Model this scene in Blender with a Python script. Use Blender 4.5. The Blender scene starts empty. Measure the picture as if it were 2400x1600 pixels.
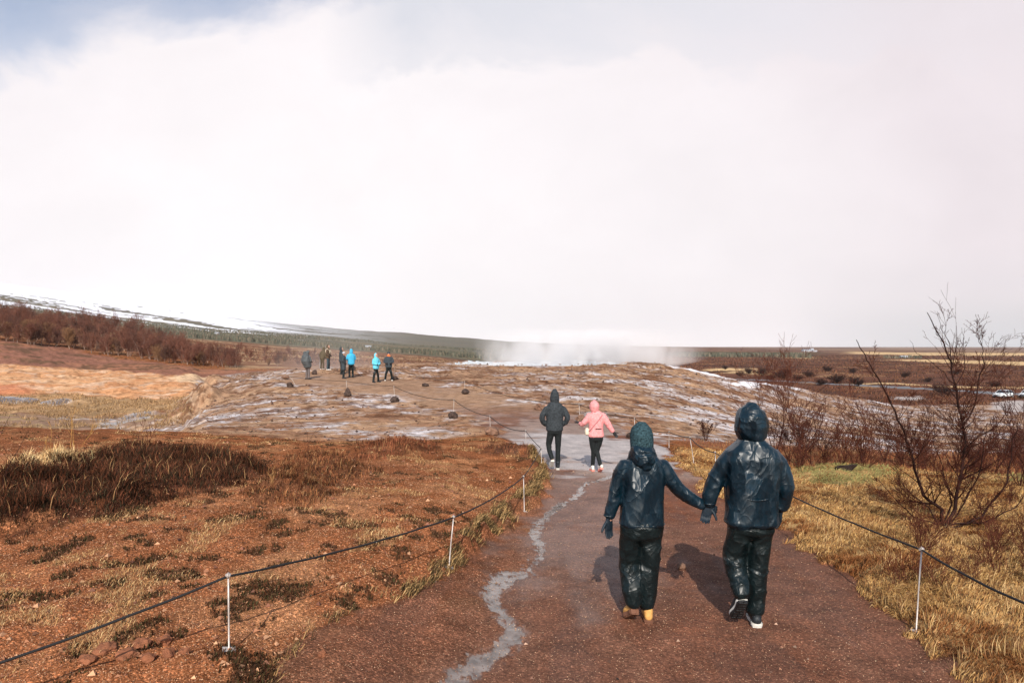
import bpy, math, random
import numpy as np
from mathutils import Vector, Matrix
S = bpy.context.scene
COL = S.collection
R = math.radians
RNG = np.random.default_rng(7)
random.seed(7)

# ------------------------------------------------------------------ camera
CZ = 2.35                       # eye height above the path
FPX, U0, V0 = 1600.0, 1200.0, 812.0   # focal length and horizon of the 2400 px wide photograph
cam_d = bpy.data.cameras.new('camera'); cam = bpy.data.objects.new('camera', cam_d); COL.objects.link(cam)
cam_d.sensor_width = 36; cam_d.lens = 24; cam_d.shift_y = 0.005
cam_d.clip_start = 0.1; cam_d.clip_end = 40000
cam.location = (0, 0, CZ); cam.rotation_euler = (R(90), 0, 0)
S.camera = cam
# ------------------------------------------------------------------ light
SUN_EL, SUN_AZ = 35.0, 182.5    # sun behind the camera, azimuth clockwise from +Y
sd = bpy.data.lights.new('sun', 'SUN'); sd.energy = 5.0; sd.angle = R(0.53); sd.color = (1, .93, .83)
sun = bpy.data.objects.new('sun', sd); COL.objects.link(sun)
sdir = Vector((math.sin(R(SUN_AZ))*math.cos(R(SUN_EL)), math.cos(R(SUN_AZ))*math.cos(R(SUN_EL)), math.sin(R(SUN_EL))))
sun.rotation_euler = sdir.to_track_quat('Z', 'Y').to_euler(); sun.location = (0, -20, 30)
S.view_settings.view_transform = 'Standard'; S.view_settings.look = 'None'
S.view_settings.exposure = 0.0; S.view_settings.gamma = 1.0

W = bpy.data.worlds.new('World'); S.world = W; W.use_nodes = True
nt = W.node_tree; nt.nodes.clear()
def N(nt, typ, **kw):
    n = nt.nodes.new(typ)
    for k, v in kw.items():
        if k.startswith('i_'):
            key = k[2:]; key = int(key) if key.isdigit() else key.replace('_', ' ')
            n.inputs[key].default_value = v
        else: setattr(n, k, v)
    return n
def mth(nt, op, a, b=None, c=None, clamp=False):
    n = nt.nodes.new('ShaderNodeMath'); n.operation = op; n.use_clamp = clamp
    for i, x in enumerate((a, b, c)):
        if x is None: continue
        if isinstance(x, (int, float)): n.inputs[i].default_value = x
        else: nt.links.new(x, n.inputs[i])
    return n.outputs[0]
def ramp(nt, fac, stops, interp='LINEAR'):
    n = nt.nodes.new('ShaderNodeValToRGB'); n.color_ramp.interpolation = interp
    el = n.color_ramp.elements
    while len(el) < len(stops): el.new(.5)
    for e, (p, c) in zip(el, stops):
        e.position = p; e.color = (*c, 1) if not isinstance(c, (int, float)) else (c, c, c, 1)
    nt.links.new(fac, n.inputs[0]); return n.outputs[0]
def mixc(nt, fac, a, b, mode='MIX'):
    n = nt.nodes.new('ShaderNodeMix'); n.data_type = 'RGBA'; n.blend_type = mode
    for i, x in ((0, fac), (6, a), (7, b)):
        if isinstance(x, (int, float)): n.inputs[i].default_value = x
        elif isinstance(x, tuple): n.inputs[i].default_value = (*x, 1)
        else: nt.links.new(x, n.inputs[i])
    return n.outputs[2]

sky = N(nt, 'ShaderNodeTexSky', sky_type='NISHITA', sun_disc=False)
sky.sun_elevation = R(SUN_EL); sky.sun_rotation = R(SUN_AZ); sky.air_density = 1.0; sky.dust_density = 1.2; sky.ozone_density = 1.5
bg1 = N(nt, 'ShaderNodeBackground'); bg1.inputs[1].default_value = 0.15
nt.links.new(sky.outputs[0], bg1.inputs[0])
tc = N(nt, 'ShaderNodeTexCoord')
sep = N(nt, 'ShaderNodeSeparateXYZ'); nt.links.new(tc.outputs['Generated'], sep.inputs[0])
dx, dy, dz = sep.outputs
# cloud deck ahead of the viewer: X = bearing, Y = height
dyc = mth(nt, 'MAXIMUM', dy, 0.12)
X = mth(nt, 'DIVIDE', dx, dyc); Y = mth(nt, 'DIVIDE', dz, dyc)
cv = N(nt, 'ShaderNodeCombineXYZ'); nt.links.new(X, cv.inputs[0]); nt.links.new(mth(nt, 'MULTIPLY', Y, 1.5), cv.inputs[1])
n1 = N(nt, 'ShaderNodeTexNoise', i_Scale=4.2, i_Detail=8.0, i_Roughness=.58, i_Distortion=.35); nt.links.new(cv.outputs[0], n1.inputs[0])
n2 = N(nt, 'ShaderNodeTexNoise', i_Scale=1.6, i_Detail=4.0, i_Roughness=.5); nt.links.new(cv.outputs[0], n2.inputs[0])
e1 = mth(nt, 'SUBTRACT', n1.outputs[0], .5); e2 = mth(nt, 'SUBTRACT', n2.outputs[0], .5)
# open blue sky high on the left
b_ = mth(nt, 'MULTIPLY_ADD', X, -.22, mth(nt, 'SUBTRACT', Y, .568))
b_ = mth(nt, 'MULTIPLY_ADD', e1, .22, mth(nt, 'MULTIPLY_ADD', e2, .10, b_))
cov = ramp(nt, mth(nt, 'ADD', b_, .5), [(.475, 1.0), (.495, .82), (.53, .45), (.60, .22)])
fwd = ramp(nt, dy, [(0.0, 0.05), (0.50, 1.0)])
fac = mth(nt, 'MULTIPLY', cov, fwd)
# bright heart of the cloud low in the middle left, pink grey to the right
g0 = mth(nt, 'POWER', mth(nt, 'ADD', mth(nt, 'POWER', mth(nt, 'ABSOLUTE', mth(nt, 'ADD', X, .32)), 2.0), mth(nt, 'POWER', mth(nt, 'ABSOLUTE', mth(nt, 'MULTIPLY', mth(nt, 'SUBTRACT', Y, .16), 1.6)), 2.0)), .5)
gl = ramp(nt, mth(nt, 'MULTIPLY_ADD', e2, .25, g0), [(0.15, 1.0), (.70, .55), (1.15, 0.0)])
ccol = mixc(nt, gl, (.87, .795, .835), (1.04, 1.0, 1.015))
ccol = mixc(nt, 1.0, ccol, ramp(nt, n1.outputs[0], [(.3, .965), (.7, 1.03)]), 'MULTIPLY')
# grey gap above the cloud top, middle and right
q_ = mth(nt, 'MULTIPLY_ADD', e1, .30, mth(nt, 'MULTIPLY_ADD', X, -.02, mth(nt, 'SUBTRACT', Y, .425)))
gg = ramp(nt, mth(nt, 'ADD', q_, .5), [(.475, 0.0), (.50, .55), (.58, 1.0)])
gx = ramp(nt, mth(nt, 'MULTIPLY_ADD', X, .5, .5), [(.36, 0.0), (.42, 1.0), (.60, .8), (.82, .15)])
ccol = mixc(nt, mth(nt, 'MULTIPLY', gg, gx), ccol, (.75, .76, .83))
low = mth(nt, 'MULTIPLY', ramp(nt, dz, [(0.0, 1.0), (0.025, .8), (.06, .25), (0.12, 0.0)]), ramp(nt, dx, [(0.36, 0.0), (0.54, 1.0)]))
ccol = mixc(nt, mth(nt, 'MULTIPLY', low, .6), ccol, (.44, .52, .56))
ccol = mixc(nt, 1.0, ccol, ramp(nt, dz, [(0.0, 1.09), (.035, 1.03), (.09, 1.0)]), 'MULTIPLY')
bg2 = N(nt, 'ShaderNodeBackground'); bg2.inputs[1].default_value = 1.0; nt.links.new(ccol, bg2.inputs[0])
ms = N(nt, 'ShaderNodeMixShader'); nt.links.new(fac, ms.inputs[0]); nt.links.new(bg1.outputs[0], ms.inputs[1]); nt.links.new(bg2.outputs[0], ms.inputs[2])
wo = N(nt, 'ShaderNodeOutputWorld'); nt.links.new(ms.outputs[0], wo.inputs[0])

# ------------------------------------------------------------------ noise
def _hash(ix, iy, iz):
    h = (ix.astype(np.int64)*374761393 + iy.astype(np.int64)*668265263 + iz.astype(np.int64)*2147483647) & 0xffffffff
    h = ((h ^ (h >> 13))*1274126177) & 0xffffffff
    return ((h ^ (h >> 16)) & 0xffff)/65535.0
def vn(x, y, z=None):
    """value noise in -1..1, vectorised"""
    x = np.asarray(x, float); y = np.asarray(y, float)
    ix, iy = np.floor(x), np.floor(y); fx, fy = x-ix, y-iy
    sx, sy = fx*fx*fx*(fx*(fx*6-15)+10), fy*fy*fy*(fy*(fy*6-15)+10)
    if z is None:
        o = np.zeros(1)
        a, b, c, d = _hash(ix, iy, o), _hash(ix+1, iy, o), _hash(ix, iy+1, o), _hash(ix+1, iy+1, o)
        return 2*((a*(1-sx)+b*sx)*(1-sy)+(c*(1-sx)+d*sx)*sy)-1
    z = np.asarray(z, float); iz = np.floor(z); fz = z-iz; sz = fz*fz*(3-2*fz)
    r = 0
    for k in (0, 1):
        a, b, c, d = _hash(ix, iy, iz+k), _hash(ix+1, iy, iz+k), _hash(ix, iy+1, iz+k), _hash(ix+1, iy+1, iz+k)
        r = r + ((a*(1-sx)+b*sx)*(1-sy)+(c*(1-sx)+d*sx)*sy)*(sz if k else 1-sz)
    return 2*r-1
def fbm(x, y, z=None, o=4, g=.5):
    a, t, s = 1.0, 0.0, 0.0
    for i in range(o):
        t = t + a*vn(x+17.3*i, y-9.1*i, None if z is None else z+5.7*i); s += a
        c, d = .8, .6
        x, y = (x*c-y*d)*2.03, (x*d+y*c)*2.03
        if z is not None: z = z*2.03
        a *= g
    return t/s*1.6
def sst(x, a, b):
    t = np.clip((x-a)/(b-a), 0, 1); return t*t*(3-2*t)

# ------------------------------------------------------------------ terrain heights
# per column of the view: how far the ground lies below eye level (H) at depth y
T = {
 -400: [(1,2.1),(5,2.1),(8,2.1),(12,2.0),(16,2.0),(20,2.2),(32,3.6),(48,3.2),(70,1.6),(85,0),(110,-4),(170,-11),(250,-16),(400,-26),(700,-60),(1200,-120),(2500,-300),(6000,-250)],
 0: [(1,2.15),(5,2.15),(8,2.2),(12,2.2),(16,2.25),(20,2.35),(24,3.0),(32,3.9),(38,4.1),(48,3.9),(56,3.5),(70,2.9),(85,1.9),(100,0),(112,-1.4),(140,-3.4),(170,-5.5),(250,-9),(400,-16),(700,-36),(1200,-76),(2500,-212),(6000,-150)],
 250: [(1,2.15),(5,2.15),(8,2.2),(12,2.25),(16,2.35),(20,2.5),(26,3.4),(34,4.2),(40,4.2),(50,3.9),(60,3.4),(75,3.0),(90,2.5),(110,1.2),(130,-.5),(170,-3),(250,-6),(400,-10),(700,-22),(1200,-50),(2500,-166),(6000,-100)],
 420: [(1,2.15),(5,2.15),(8,2.2),(12,2.3),(16,2.4),(20,2.55),(26,3.2),(34,3.9),(40,4.0),(50,3.75),(60,3.3),(75,2.9),(90,2.55),(110,1.9),(130,1.0),(170,-.8),(250,-2.5),(400,-5),(700,-14),(1200,-38),(2500,-124),(6000,-80)],
 500: [(1,2.15),(5,2.15),(8,2.2),(12,2.3),(16,2.45),(20,2.55),(25,2.75),(32,2.9),(40,2.6),(46,2.35),(52,2.9),(65,3.8),(80,3.4),(100,2.8),(130,1.6),(200,0),(400,-3.4),(700,-10),(1200,-31),(2500,-106),(6000,-60)],
 750: [(1,2.15),(5,2.15),(8,2.2),(12,2.4),(16,2.6),(20,2.7),(27,2.7),(34,2.35),(41,1.95),(48,1.75),(56,2.0),(70,2.8),(100,3.0),(150,3.0),(250,2.5),(400,1.2),(700,-4),(1200,-16),(2500,-64),(6000,-40)],
 1000: [(1,2.2),(5,2.22),(8,2.3),(12,2.5),(16,2.7),(20,2.75),(27,2.65),(36,2.2),(43,1.95),(52,1.75),(62,1.65),(70,1.7),(85,3),(150,4),(250,4.5),(400,5.5),(700,5),(1200,1),(2500,-38),(6000,-30)],
 1200: [(1,2.3),(5,2.33),(8,2.45),(12,2.78),(16,2.8),(20,2.75),(27,2.55),(36,2.2),(45,1.95),(55,1.8),(64,1.68),(75,1.65),(85,2.0),(110,5),(200,8),(400,10),(700,10),(1200,8),(2500,-16),(6000,-20)],
 1400: [(1,2.33),(5,2.33),(8,2.45),(12,2.75),(16,2.85),(20,2.8),(27,2.65),(36,2.3),(45,2.0),(55,1.8),(64,1.65),(74,1.6),(85,2.2),(110,6),(200,9.5),(400,10.5),(700,11),(1200,9),(2500,-4),(6000,0)],
 1600: [(1,2.33),(5,2.35),(8,2.47),(12,2.75),(16,2.85),(20,2.95),(27,3.0),(36,2.85),(46,2.65),(56,2.42),(64,2.25),(72,2.6),(85,4.5),(110,7.5),(200,10),(400,10.5),(700,11),(1200,10),(2500,2),(6000,4)],
 1800: [(1,2.33),(5,2.35),(8,2.45),(12,2.7),(17,3.0),(22,3.3),(30,3.6),(42,3.9),(56,4.05),(70,4.1),(80,4.25),(95,6.5),(115,8.7),(150,9.6),(220,10),(400,10.5),(700,11),(1200,11),(2500,8),(6000,4)],
 2000: [(1,2.3),(5,2.35),(8,2.4),(12,2.6),(17,3.0),(24,3.6),(32,4.3),(45,5.2),(60,5.9),(78,6.5),(90,6.75),(105,8.5),(125,9.6),(200,10.2),(400,10.6),(700,11),(1200,11.5),(2500,10),(6000,5)],
 2200: [(1,2.3),(5,2.33),(7,2.35),(9.6,2.55),(12,2.7),(17,3.2),(24,3.9),(32,4.8),(45,6.0),(60,7.0),(80,8.2),(100,9.2),(125,9.8),(200,10.2),(400,10.6),(700,11),(1200,11.5),(2500,12),(6000,5)],
 2400: [(1,2.3),(5,2.3),(7,2.33),(9.6,2.5),(12,2.7),(17,3.2),(24,3.9),(32,4.9),(45,6.2),(60,7.3),(80,8.5),(100,9.4),(125,9.9),(200,10.2),(400,10.6),(700,11),(1200,11.5),(2500,12),(6000,5)],
 2800: [(1,2.3),(5,2.3),(7,2.3),(9.6,2.5),(12,2.7),(17,3.2),(24,4.1),(32,5.2),(45,6.6),(60,7.8),(80,8.8),(100,9.6),(125,10),(200,10.2),(400,10.6),(700,11),(1200,11.5),(2500,12),(6000,5)],
}
def pchip(xs, ys, x):
    xs = np.asarray(xs, float); ys = np.asarray(ys, float)
    h = np.diff(xs); sh = (-1,)+(1,)*(ys.ndim-1)
    d = np.diff(ys, axis=0)/h.reshape(sh)
    m = np.zeros_like(ys)
    a, b = d[:-1], d[1:]
    ok = (a*b) > 0
    with np.errstate(all='ignore'):
        m[1:-1] = np.where(ok, 2*a*b/(a+b), 0)
    m[0] = d[0]; m[-1] = d[-1]
    i = np.clip(np.searchsorted(xs, x)-1, 0, len(xs)-2)
    t = (np.clip((x-xs[i])/h[i], 0, 1)).reshape(sh); hh = h[i].reshape(sh)
    return ys[i]*(1+2*t)*(1-t)**2 + m[i]*hh*t*(1-t)**2 + ys[i+1]*t*t*(3-2*t) + m[i+1]*hh*t*t*(t-1)
L0, L1, NL, NA = 0.0, math.log(6000), 900, 500
LY = np.linspace(L0, L1, NL)
cols = sorted(T)
tab = np.array([pchip([math.log(p[0]) for p in T[c]], [p[1] for p in T[c]], LY) for c in cols])
A0, A1 = (cols[0]-U0)/FPX, (cols[-1]-U0)/FPX
AG = np.linspace(A0, A1, NA)
tab = pchip([(c-U0)/FPX for c in cols], tab, AG)          # (NA, NL)
def H0(a, L):
    fi = np.clip((a-A0)/(A1-A0)*(NA-1), 0, NA-1.001); fj = np.clip((L-L0)/(L1-L0)*(NL-1), 0, NL-1.001)
    i = fi.astype(int); j = fj.astype(int); s = fi-i; t = fj-j
    return (tab[i, j]*(1-s)+tab[i+1, j]*s)*(1-t)+(tab[i, j+1]*(1-s)+tab[i+1, j+1]*s)*t
def aL(x, y):
    """map coordinates: bearing (as a tangent) and log distance"""
    az = np.arctan2(x, y); r = np.hypot(x, y)
    c = R(43.0); aa = np.abs(az)
    a = np.where(aa < c, np.tan(np.clip(az, -c, c)), np.sign(az)*math.tan(c)*(1-(aa-c)/(math.pi-c)))
    d = r*np.cos(np.minimum(aa, c))
    return a, np.log(np.maximum(d, 1.0))
def unproj(u, v, lo=2.5):
    """where the line of sight through (u, v) of the photograph meets the ground"""
    a = (u-U0)/FPX
    h = H0(np.full(NL, a), LY); vv = V0+FPX*h/np.exp(LY)
    k = np.where((vv <= v) & (LY > math.log(lo)))[0]
    if len(k) == 0: return a, LY[-1]
    k = max(k[0], 1)
    t = (vv[k-1]-v)/max(vv[k-1]-vv[k], 1e-9)
    return a, LY[k-1]+(LY[k]-LY[k-1])*np.clip(t, 0, 1)
def W2(u, v, lo=2.5):
    a, L = unproj(u, v, lo); y = math.exp(L); return a*y, y
# ------------------------------------------------------------------ regions (outlines on the ground, in map coordinates)
def region(px, lo=2.5):
    return np.array([unproj(u, v, lo) for u, v in px])
def sdist(P, a, L, closed=True, reach=.25):
    """signed distance (positive inside) to outline P in map coordinates"""
    out = np.full(a.shape, -1.0)
    bb = (a > P[:, 0].min()-reach) & (a < P[:, 0].max()+reach) & (L > P[:, 1].min()-reach) & (L < P[:, 1].max()+reach)
    if not bb.any(): return out
    x, y = a[bb], L[bb]; d = np.full(x.shape, 9.0); ins = np.zeros(x.shape, bool)
    n = len(P)
    for i in range(n if closed else n-1):
        x0, y0 = P[i]; x1, y1 = P[(i+1) % n]
        ex, ey = x1-x0, y1-y0; l2 = ex*ex+ey*ey+1e-12
        t = np.clip(((x-x0)*ex+(y-y0)*ey)/l2, 0, 1)
        d = np.minimum(d, np.hypot(x-x0-t*ex, y-y0-t*ey))
        if closed and y0 != y1:
            c = ((y0 > y) != (y1 > y)) & (x < (x1-x0)*(y-y0)/(y1-y0)+x0)
            ins ^= c
    out[bb] = np.where(ins, d, -d)
    return out
POLY = {
 'path': region([(640,1640),(690,1500),(820,1440),(950,1400),(1060,1335),(1120,1275),(1190,1232),(1240,1192),(1282,1140),(1268,1100),(1238,1062),(1190,1025),(1150,1000),(1064,962),(926,930),(814,916),(690,898),(650,888),(660,876),(925,884),(1090,912),(1262,948),(1362,975),(1480,1010),(1565,1044),(1575,1080),(1650,1135),(1705,1180),(1830,1240),(1900,1292),(2010,1372),(2100,1440),(2170,1510),(2330,1640)]),
 'leftbank': region([(-300,1640),(640,1640),(690,1500),(820,1440),(950,1400),(1060,1335),(1120,1275),(1190,1232),(1240,1192),(1282,1140),(1268,1100),(1238,1062),(1190,1030),(1000,1035),(700,1040),(400,1022),(0,1010),(-300,1000)]),
 'sinter': region([(300,1010),(370,985),(410,955),(440,925),(470,893),(560,875),(700,866),(930,852),(1080,850),(1480,850),(1600,868),(1800,899),(2000,932),(2200,946),(2400,950),(3000,960),(3000,1085),(2400,1065),(2000,1060),(1700,1040),(1566,1032),(1500,1105),(1400,1125),(1320,1100),(1230,1050),(1180,1015),(1000,1030),(900,1032),(620,1035),(480,1024)]),
 'grass': region([(1580,1045),(1700,1060),(1850,1098),(2000,1095),(2150,1105),(2400,1120),(3000,1130),(3000,1700),(2390,1700),(2330,1640),(2170,1510),(2100,1440),(2010,1372),(1900,1292),(1830,1240),(1705,1180),(1650,1135),(1590,1085)]),
 'shrubland': region([(1585,1030),(1700,1035),(2000,1055),(2400,1062),(3000,1070),(3000,1135),(2400,1122),(2150,1108),(2000,1098),(1850,1100),(1700,1062)]),
 'green': region([(1870,1100),(1960,1088),(2080,1100),(2100,1125),(1990,1150),(1880,1140)]),
 'green2': region([(2340,1110),(2420,1105),(2440,1140),(2350,1140)]),
 'orange': region([(-200,845),(0,852),(150,862),(300,872),(400,880),(480,884),(492,890),(470,900),(458,918),(430,930),(380,934),(300,930),(180,926),(60,922),(-200,916)], 26),
 'redpatch': region([(-60,905),(40,898),(90,908),(60,924),(-60,924)], 26),
 'tanpatch': region([(402,886),(450,880),(500,882),(492,893),(462,903),(430,897)], 26),
 'brownred': region([(-200,775),(0,796),(140,812),(230,830),(400,853),(560,866),(610,872),(560,885),(480,884),(400,880),(150,862),(0,852),(-200,845)], 26),
 'gully': region([(-200,916),(60,922),(180,926),(300,930),(430,930),(452,945),(400,962),(330,970),(240,975),(0,968),(-200,965)], 26),
 'gullybed': region([(-200,965),(0,968),(240,975),(330,970),(420,965),(440,990),(380,1004),(200,1010),(-200,1010)], 26),
 'heather': region([(-60,1150),(20,1128),(120,1130),(200,1100),(230,1082),(330,1072),(420,1080),(520,1092),(590,1112),(618,1138),(560,1160),(400,1200),(250,1240),(100,1272),(-60,1300)]),
 'straw': region([(0,1118),(100,1102),(200,1098),(215,1120),(150,1150),(60,1150),(5,1140)]),
 'heath2': region([(590,1170),(640,1110),(720,1082),(830,1090),(870,1120),(800,1160),(740,1200),(660,1215),(600,1205)]),
 'heath3': region([(850,1090),(900,1040),(960,1035),(1020,1060),(1010,1082),(930,1080),(860,1098)]),
 'heath4': region([(1140,1074),(1165,1056),(1215,1054),(1250,1072),(1258,1090),(1190,1080)]),
 'tan1': region([(1985,823),(2100,826),(2400,827),(2700,828),(2700,833),(2400,834),(2150,833),(2000,830)], 80),
 'tan2': region([(2080,842),(2230,843),(2400,848),(2700,852),(2700,862),(2400,857),(2270,852),(2090,845)], 80),
 'tan3': region([(1795,834),(1850,832),(1905,840),(1870,841)], 80),
 'tan4': region([(1660,864),(1700,861),(1780,868),(1820,880),(1700,874)], 80),
 'tan5': region([(1900,900),(2060,903),(2300,910),(2600,914),(2600,912),(2300,906),(2060,899)], 80),
 'slab1': region([(2100,930),(2150,930),(2160,938),(2110,938)], 80),
 'slab2': region([(2325,940),(2420,938),(2440,962),(2360,966),(2330,952)], 60),
}
def line(px, lo=2.5): return region(px, lo)
LINES = {   # (points, half width in metres near to far)
 'rill': (line([(1480,1100),(1430,1118),(1375,1132),(1345,1165),(1315,1188),(1262,1225),(1258,1262),(1268,1300),(1232,1345),(1180,1362),(1150,1400),(1175,1440),(1205,1490),(1150,1540),(1080,1575),(1040,1640)]), .062),
 'rill2': (line([(1245,1340),(1190,1340),(1150,1380)]), .05),
 'braid1': (line([(150,985),(250,983),(330,979),(352,966),(300,975)], 26), .35),
 'braid2': (line([(235,1001),(268,989),(330,984),(350,975)], 26), .35),
 'braid3': (line([(238,1003),(275,1000),(290,1004)], 26), .2),
 'braid4': (line([(15,939),(60,936),(125,941)], 26), 1.1),
 'braid5': (line([(345,976),(385,975)], 26), .25),
 'rim': (line([(1598,868),(1650,878),(1700,887),(1745,898),(1790,899),(1850,908),(1930,922),(2050,940)], 30), 1.3),
 'rim2': (line([(1720,902),(1760,904)], 30), .7),
}
_r = LINES['rill'][0]; RILL_Y = np.exp(_r[::-1, 1]); RILL_X = _r[::-1, 0]*RILL_Y
_o = np.argsort(RILL_Y); RILL_Y = RILL_Y[_o]; RILL_X = RILL_X[_o]
road_pts = np.array([[(1600-U0)/FPX*215, 215], [(1850-U0)/FPX*186, 186], [(2050-U0)/FPX*168, 168], [(2250-U0)/FPX*148, 148], [(2400-U0)/FPX*136.5, 136.5], [(2700-U0)/FPX*118, 118], [(3200-U0)/FPX*95, 95]])
def polyd(P, x, y):
    d = np.full(x.shape, 1e9)
    for i in range(len(P)-1):
        x0, y0 = P[i]; x1, y1 = P[i+1]; ex, ey = x1-x0, y1-y0
        t = np.clip(((x-x0)*ex+(y-y0)*ey)/(ex*ex+ey*ey), 0, 1)
        d = np.minimum(d, np.hypot(x-x0-t*ex, y-y0-t*ey))
    return d
POOL_C = ((1272-U0)/FPX*66, 66.0); POOL_R = (8.4, 6.8); POOL_Z = CZ-1.70
def pool_f(x, y):
    e = np.hypot((x-POOL_C[0])/POOL_R[0], (y-POOL_C[1])/POOL_R[1])
    return e + .06*fbm(x*.35, y*.35, o=3)
def terrain(x, y, need=True):
    """height plus masks for every ground point"""
    x = np.asarray(x, float); y = np.asarray(y, float)
    a, L = aL(x, y); d = np.exp(L); M = {}
    ed = sst(L, 2.9, 3.2)*(1-sst(a, -.36, -.28))*(1-sst(L, 4.4, 4.7))
    H = H0(a+ed*(.016*fbm(a*30, L*14, o=4)+.004*fbm(a*160, L*60, o=3)), L+ed*.02*fbm(a*40+9, L*20, o=3))
    wob = .018*fbm(a*28, L*28, o=3)
    for k, P in POLY.items():
        M[k] = sdist(P, a+wob, L+.6*wob, reach=.12)
    for k, (P, w) in LINES.items():
        s = sdist(P, a+.25*wob, L+.25*wob, closed=False, reach=.2)
        M[k] = w*((.85+.8*fbm(x*4+3, y*2.2, o=4)+1.0*fbm(x*17, y*12, o=3, g=.7)) if w < .1 else (1+.55*fbm(x*.5+3, y*.4, o=3))) - (-s)*d      # >0 inside (metres)
    M['a'] = a; M['L'] = L; M['d'] = d
    z = CZ-H
    # --- relief
    near = 1-sst(d, 14, 30)
    path = sst(M['path'], -.004, .012)
    nr_ = 1-sst(d, 5.6, 8.0)      # the bank eases into the path close to the viewer
    lb = sst(M['leftbank']-.05*nr_, -.006-.06*nr_, .012+.05*nr_)*(1-sst(d, 17, 21))
    gr = sst(M['grass'], -.005, .02)
    sin_ = sst(M['sinter'], -.01, .02)*(1-path*near)
    big = fbm(x*.55, y*.55, o=3)
    z = z + lb*(.08 + .07*(1-nr_) + .045*fbm(x*1.1+5, y*1.1, o=4) + .018*fbm(x*6, y*6, o=3))
    z = z + lb*.05*sst(-M['leftbank'], -.05, 0)                 # lip of the bank
    z = z + gr*(.06+.07*fbm(x*1.3, y*1.3, o=3) + .03*fbm(x*5, y*5+9, o=2))
    z = z + path*(.014*fbm(x*1.6, y*1.6, o=3) + .004*fbm(x*11, y*11, o=2))*near
    rill = sst(np.maximum(M['rill'], M['rill2']), -.06, .02)
    z = z - .012*rill
    sc = sst(d, 15, 60)
    step = fbm(x*.22+4, y*.30, o=4)
    terr = np.floor(step*5)/5+sst((step*5) % 1, .75, 1)/5
    z = z + sin_*(1-.85*path)*((.05+.10*sc)*terr + (.02+.04*sc)*fbm(x*2.2, y*2.2, o=4) + (.01+.07*sc)*np.abs(fbm(x*.9, y*.9, o=3)) + .016*sc*fbm(x*6, y*6, o=2))
    for k, hh in (('heather', .16), ('heath2', .10), ('heath3', .14), ('heath4', .13), ('straw', .12)):
        m = sst(M[k], -.004, .035); z = z + m*(hh + .05*fbm(x*3, y*3, o=3))
    gul = sst(d, 22, 34)*(1-sst(a, -.49, -.44))*(1-sst(d, 95, 130))
    z = z + gul*(.16*fbm(x*.4, y*.4, o=4) + .05*fbm(x*1.7, y*1.7, o=2))
    # eroded lump at the lip of the terrace
    e = np.hypot((x+17.0)/1.25, (y-36.5)/1.7); z = z + .75*np.exp(-e**3)*(1+.35*fbm(x*1.3, y*1.3, o=3))
    e = np.hypot((x+21.0)/1.6, (y-46)/1.6); z = z + .5*np.exp(-e**3)
    far = sst(d, 95, 150)
    z = z + far*(.35*fbm(x*.06, y*.06, o=4) + .25*np.abs(fbm(x*.25, y*.25, o=3)))*(1-sst(d, 900, 1500))
    far2 = sst(d, 300, 900)
    z = z + far2*d*.0022*fbm(x*.006, y*.004, o=4)*(1-sst(a, -.1, .35))
    # low mounds beside the spring
    z = z + .42*np.exp(-(((x-9.0)/2.6)**2+((y-76)/3.0)**2)) * (1+.3*fbm(x, y, o=3))
    z = z + .30*np.exp(-(((x-14.2)/3.4)**2+((y-66)/3.5)**2)) * (1+.4*fbm(x*.8, y*.8, o=3))
    pf = pool_f(x, y)
    z = np.where(pf < 1.0, np.minimum(POOL_Z, z*0+POOL_Z), z + .09*np.exp(-((pf-1.08)/.08)**2)*(1+.5*fbm(x*1.2, y*1.2, o=2)))
    z = np.where((pf >= 1.0) & (pf < 1.35), np.maximum(z, POOL_Z+.02*(pf < 1.1)), z)
    rd = polyd(road_pts, x, y); M['road'] = rd
    z = z + .25*(1-sst(rd, 3.6, 7.0))*far - far*(1-sst(rd, 3.6, 7))*(.35*fbm(x*.06, y*.06, o=4))
    M['pool'] = pf
    M['rill_x'] = np.interp(y, RILL_Y, RILL_X)
    M.update(path_s=path, lb=lb, gr=gr, sin=sin_, big=big, terr=terr, rill_s=rill)
    return z, M
def gz(x, y):
    return float(terrain(np.array([x], float), np.array([y], float))[0][0])
def place(u, v, lo=2.5):
    x, y = W2(u, v, lo); return x, y, gz(x, y)
def rise(u, v, y):
    """point at depth y on the line of sight (u, v)"""
    return Vector(((u-U0)/FPX*y, y, CZ-(v-V0)*y/FPX))
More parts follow.
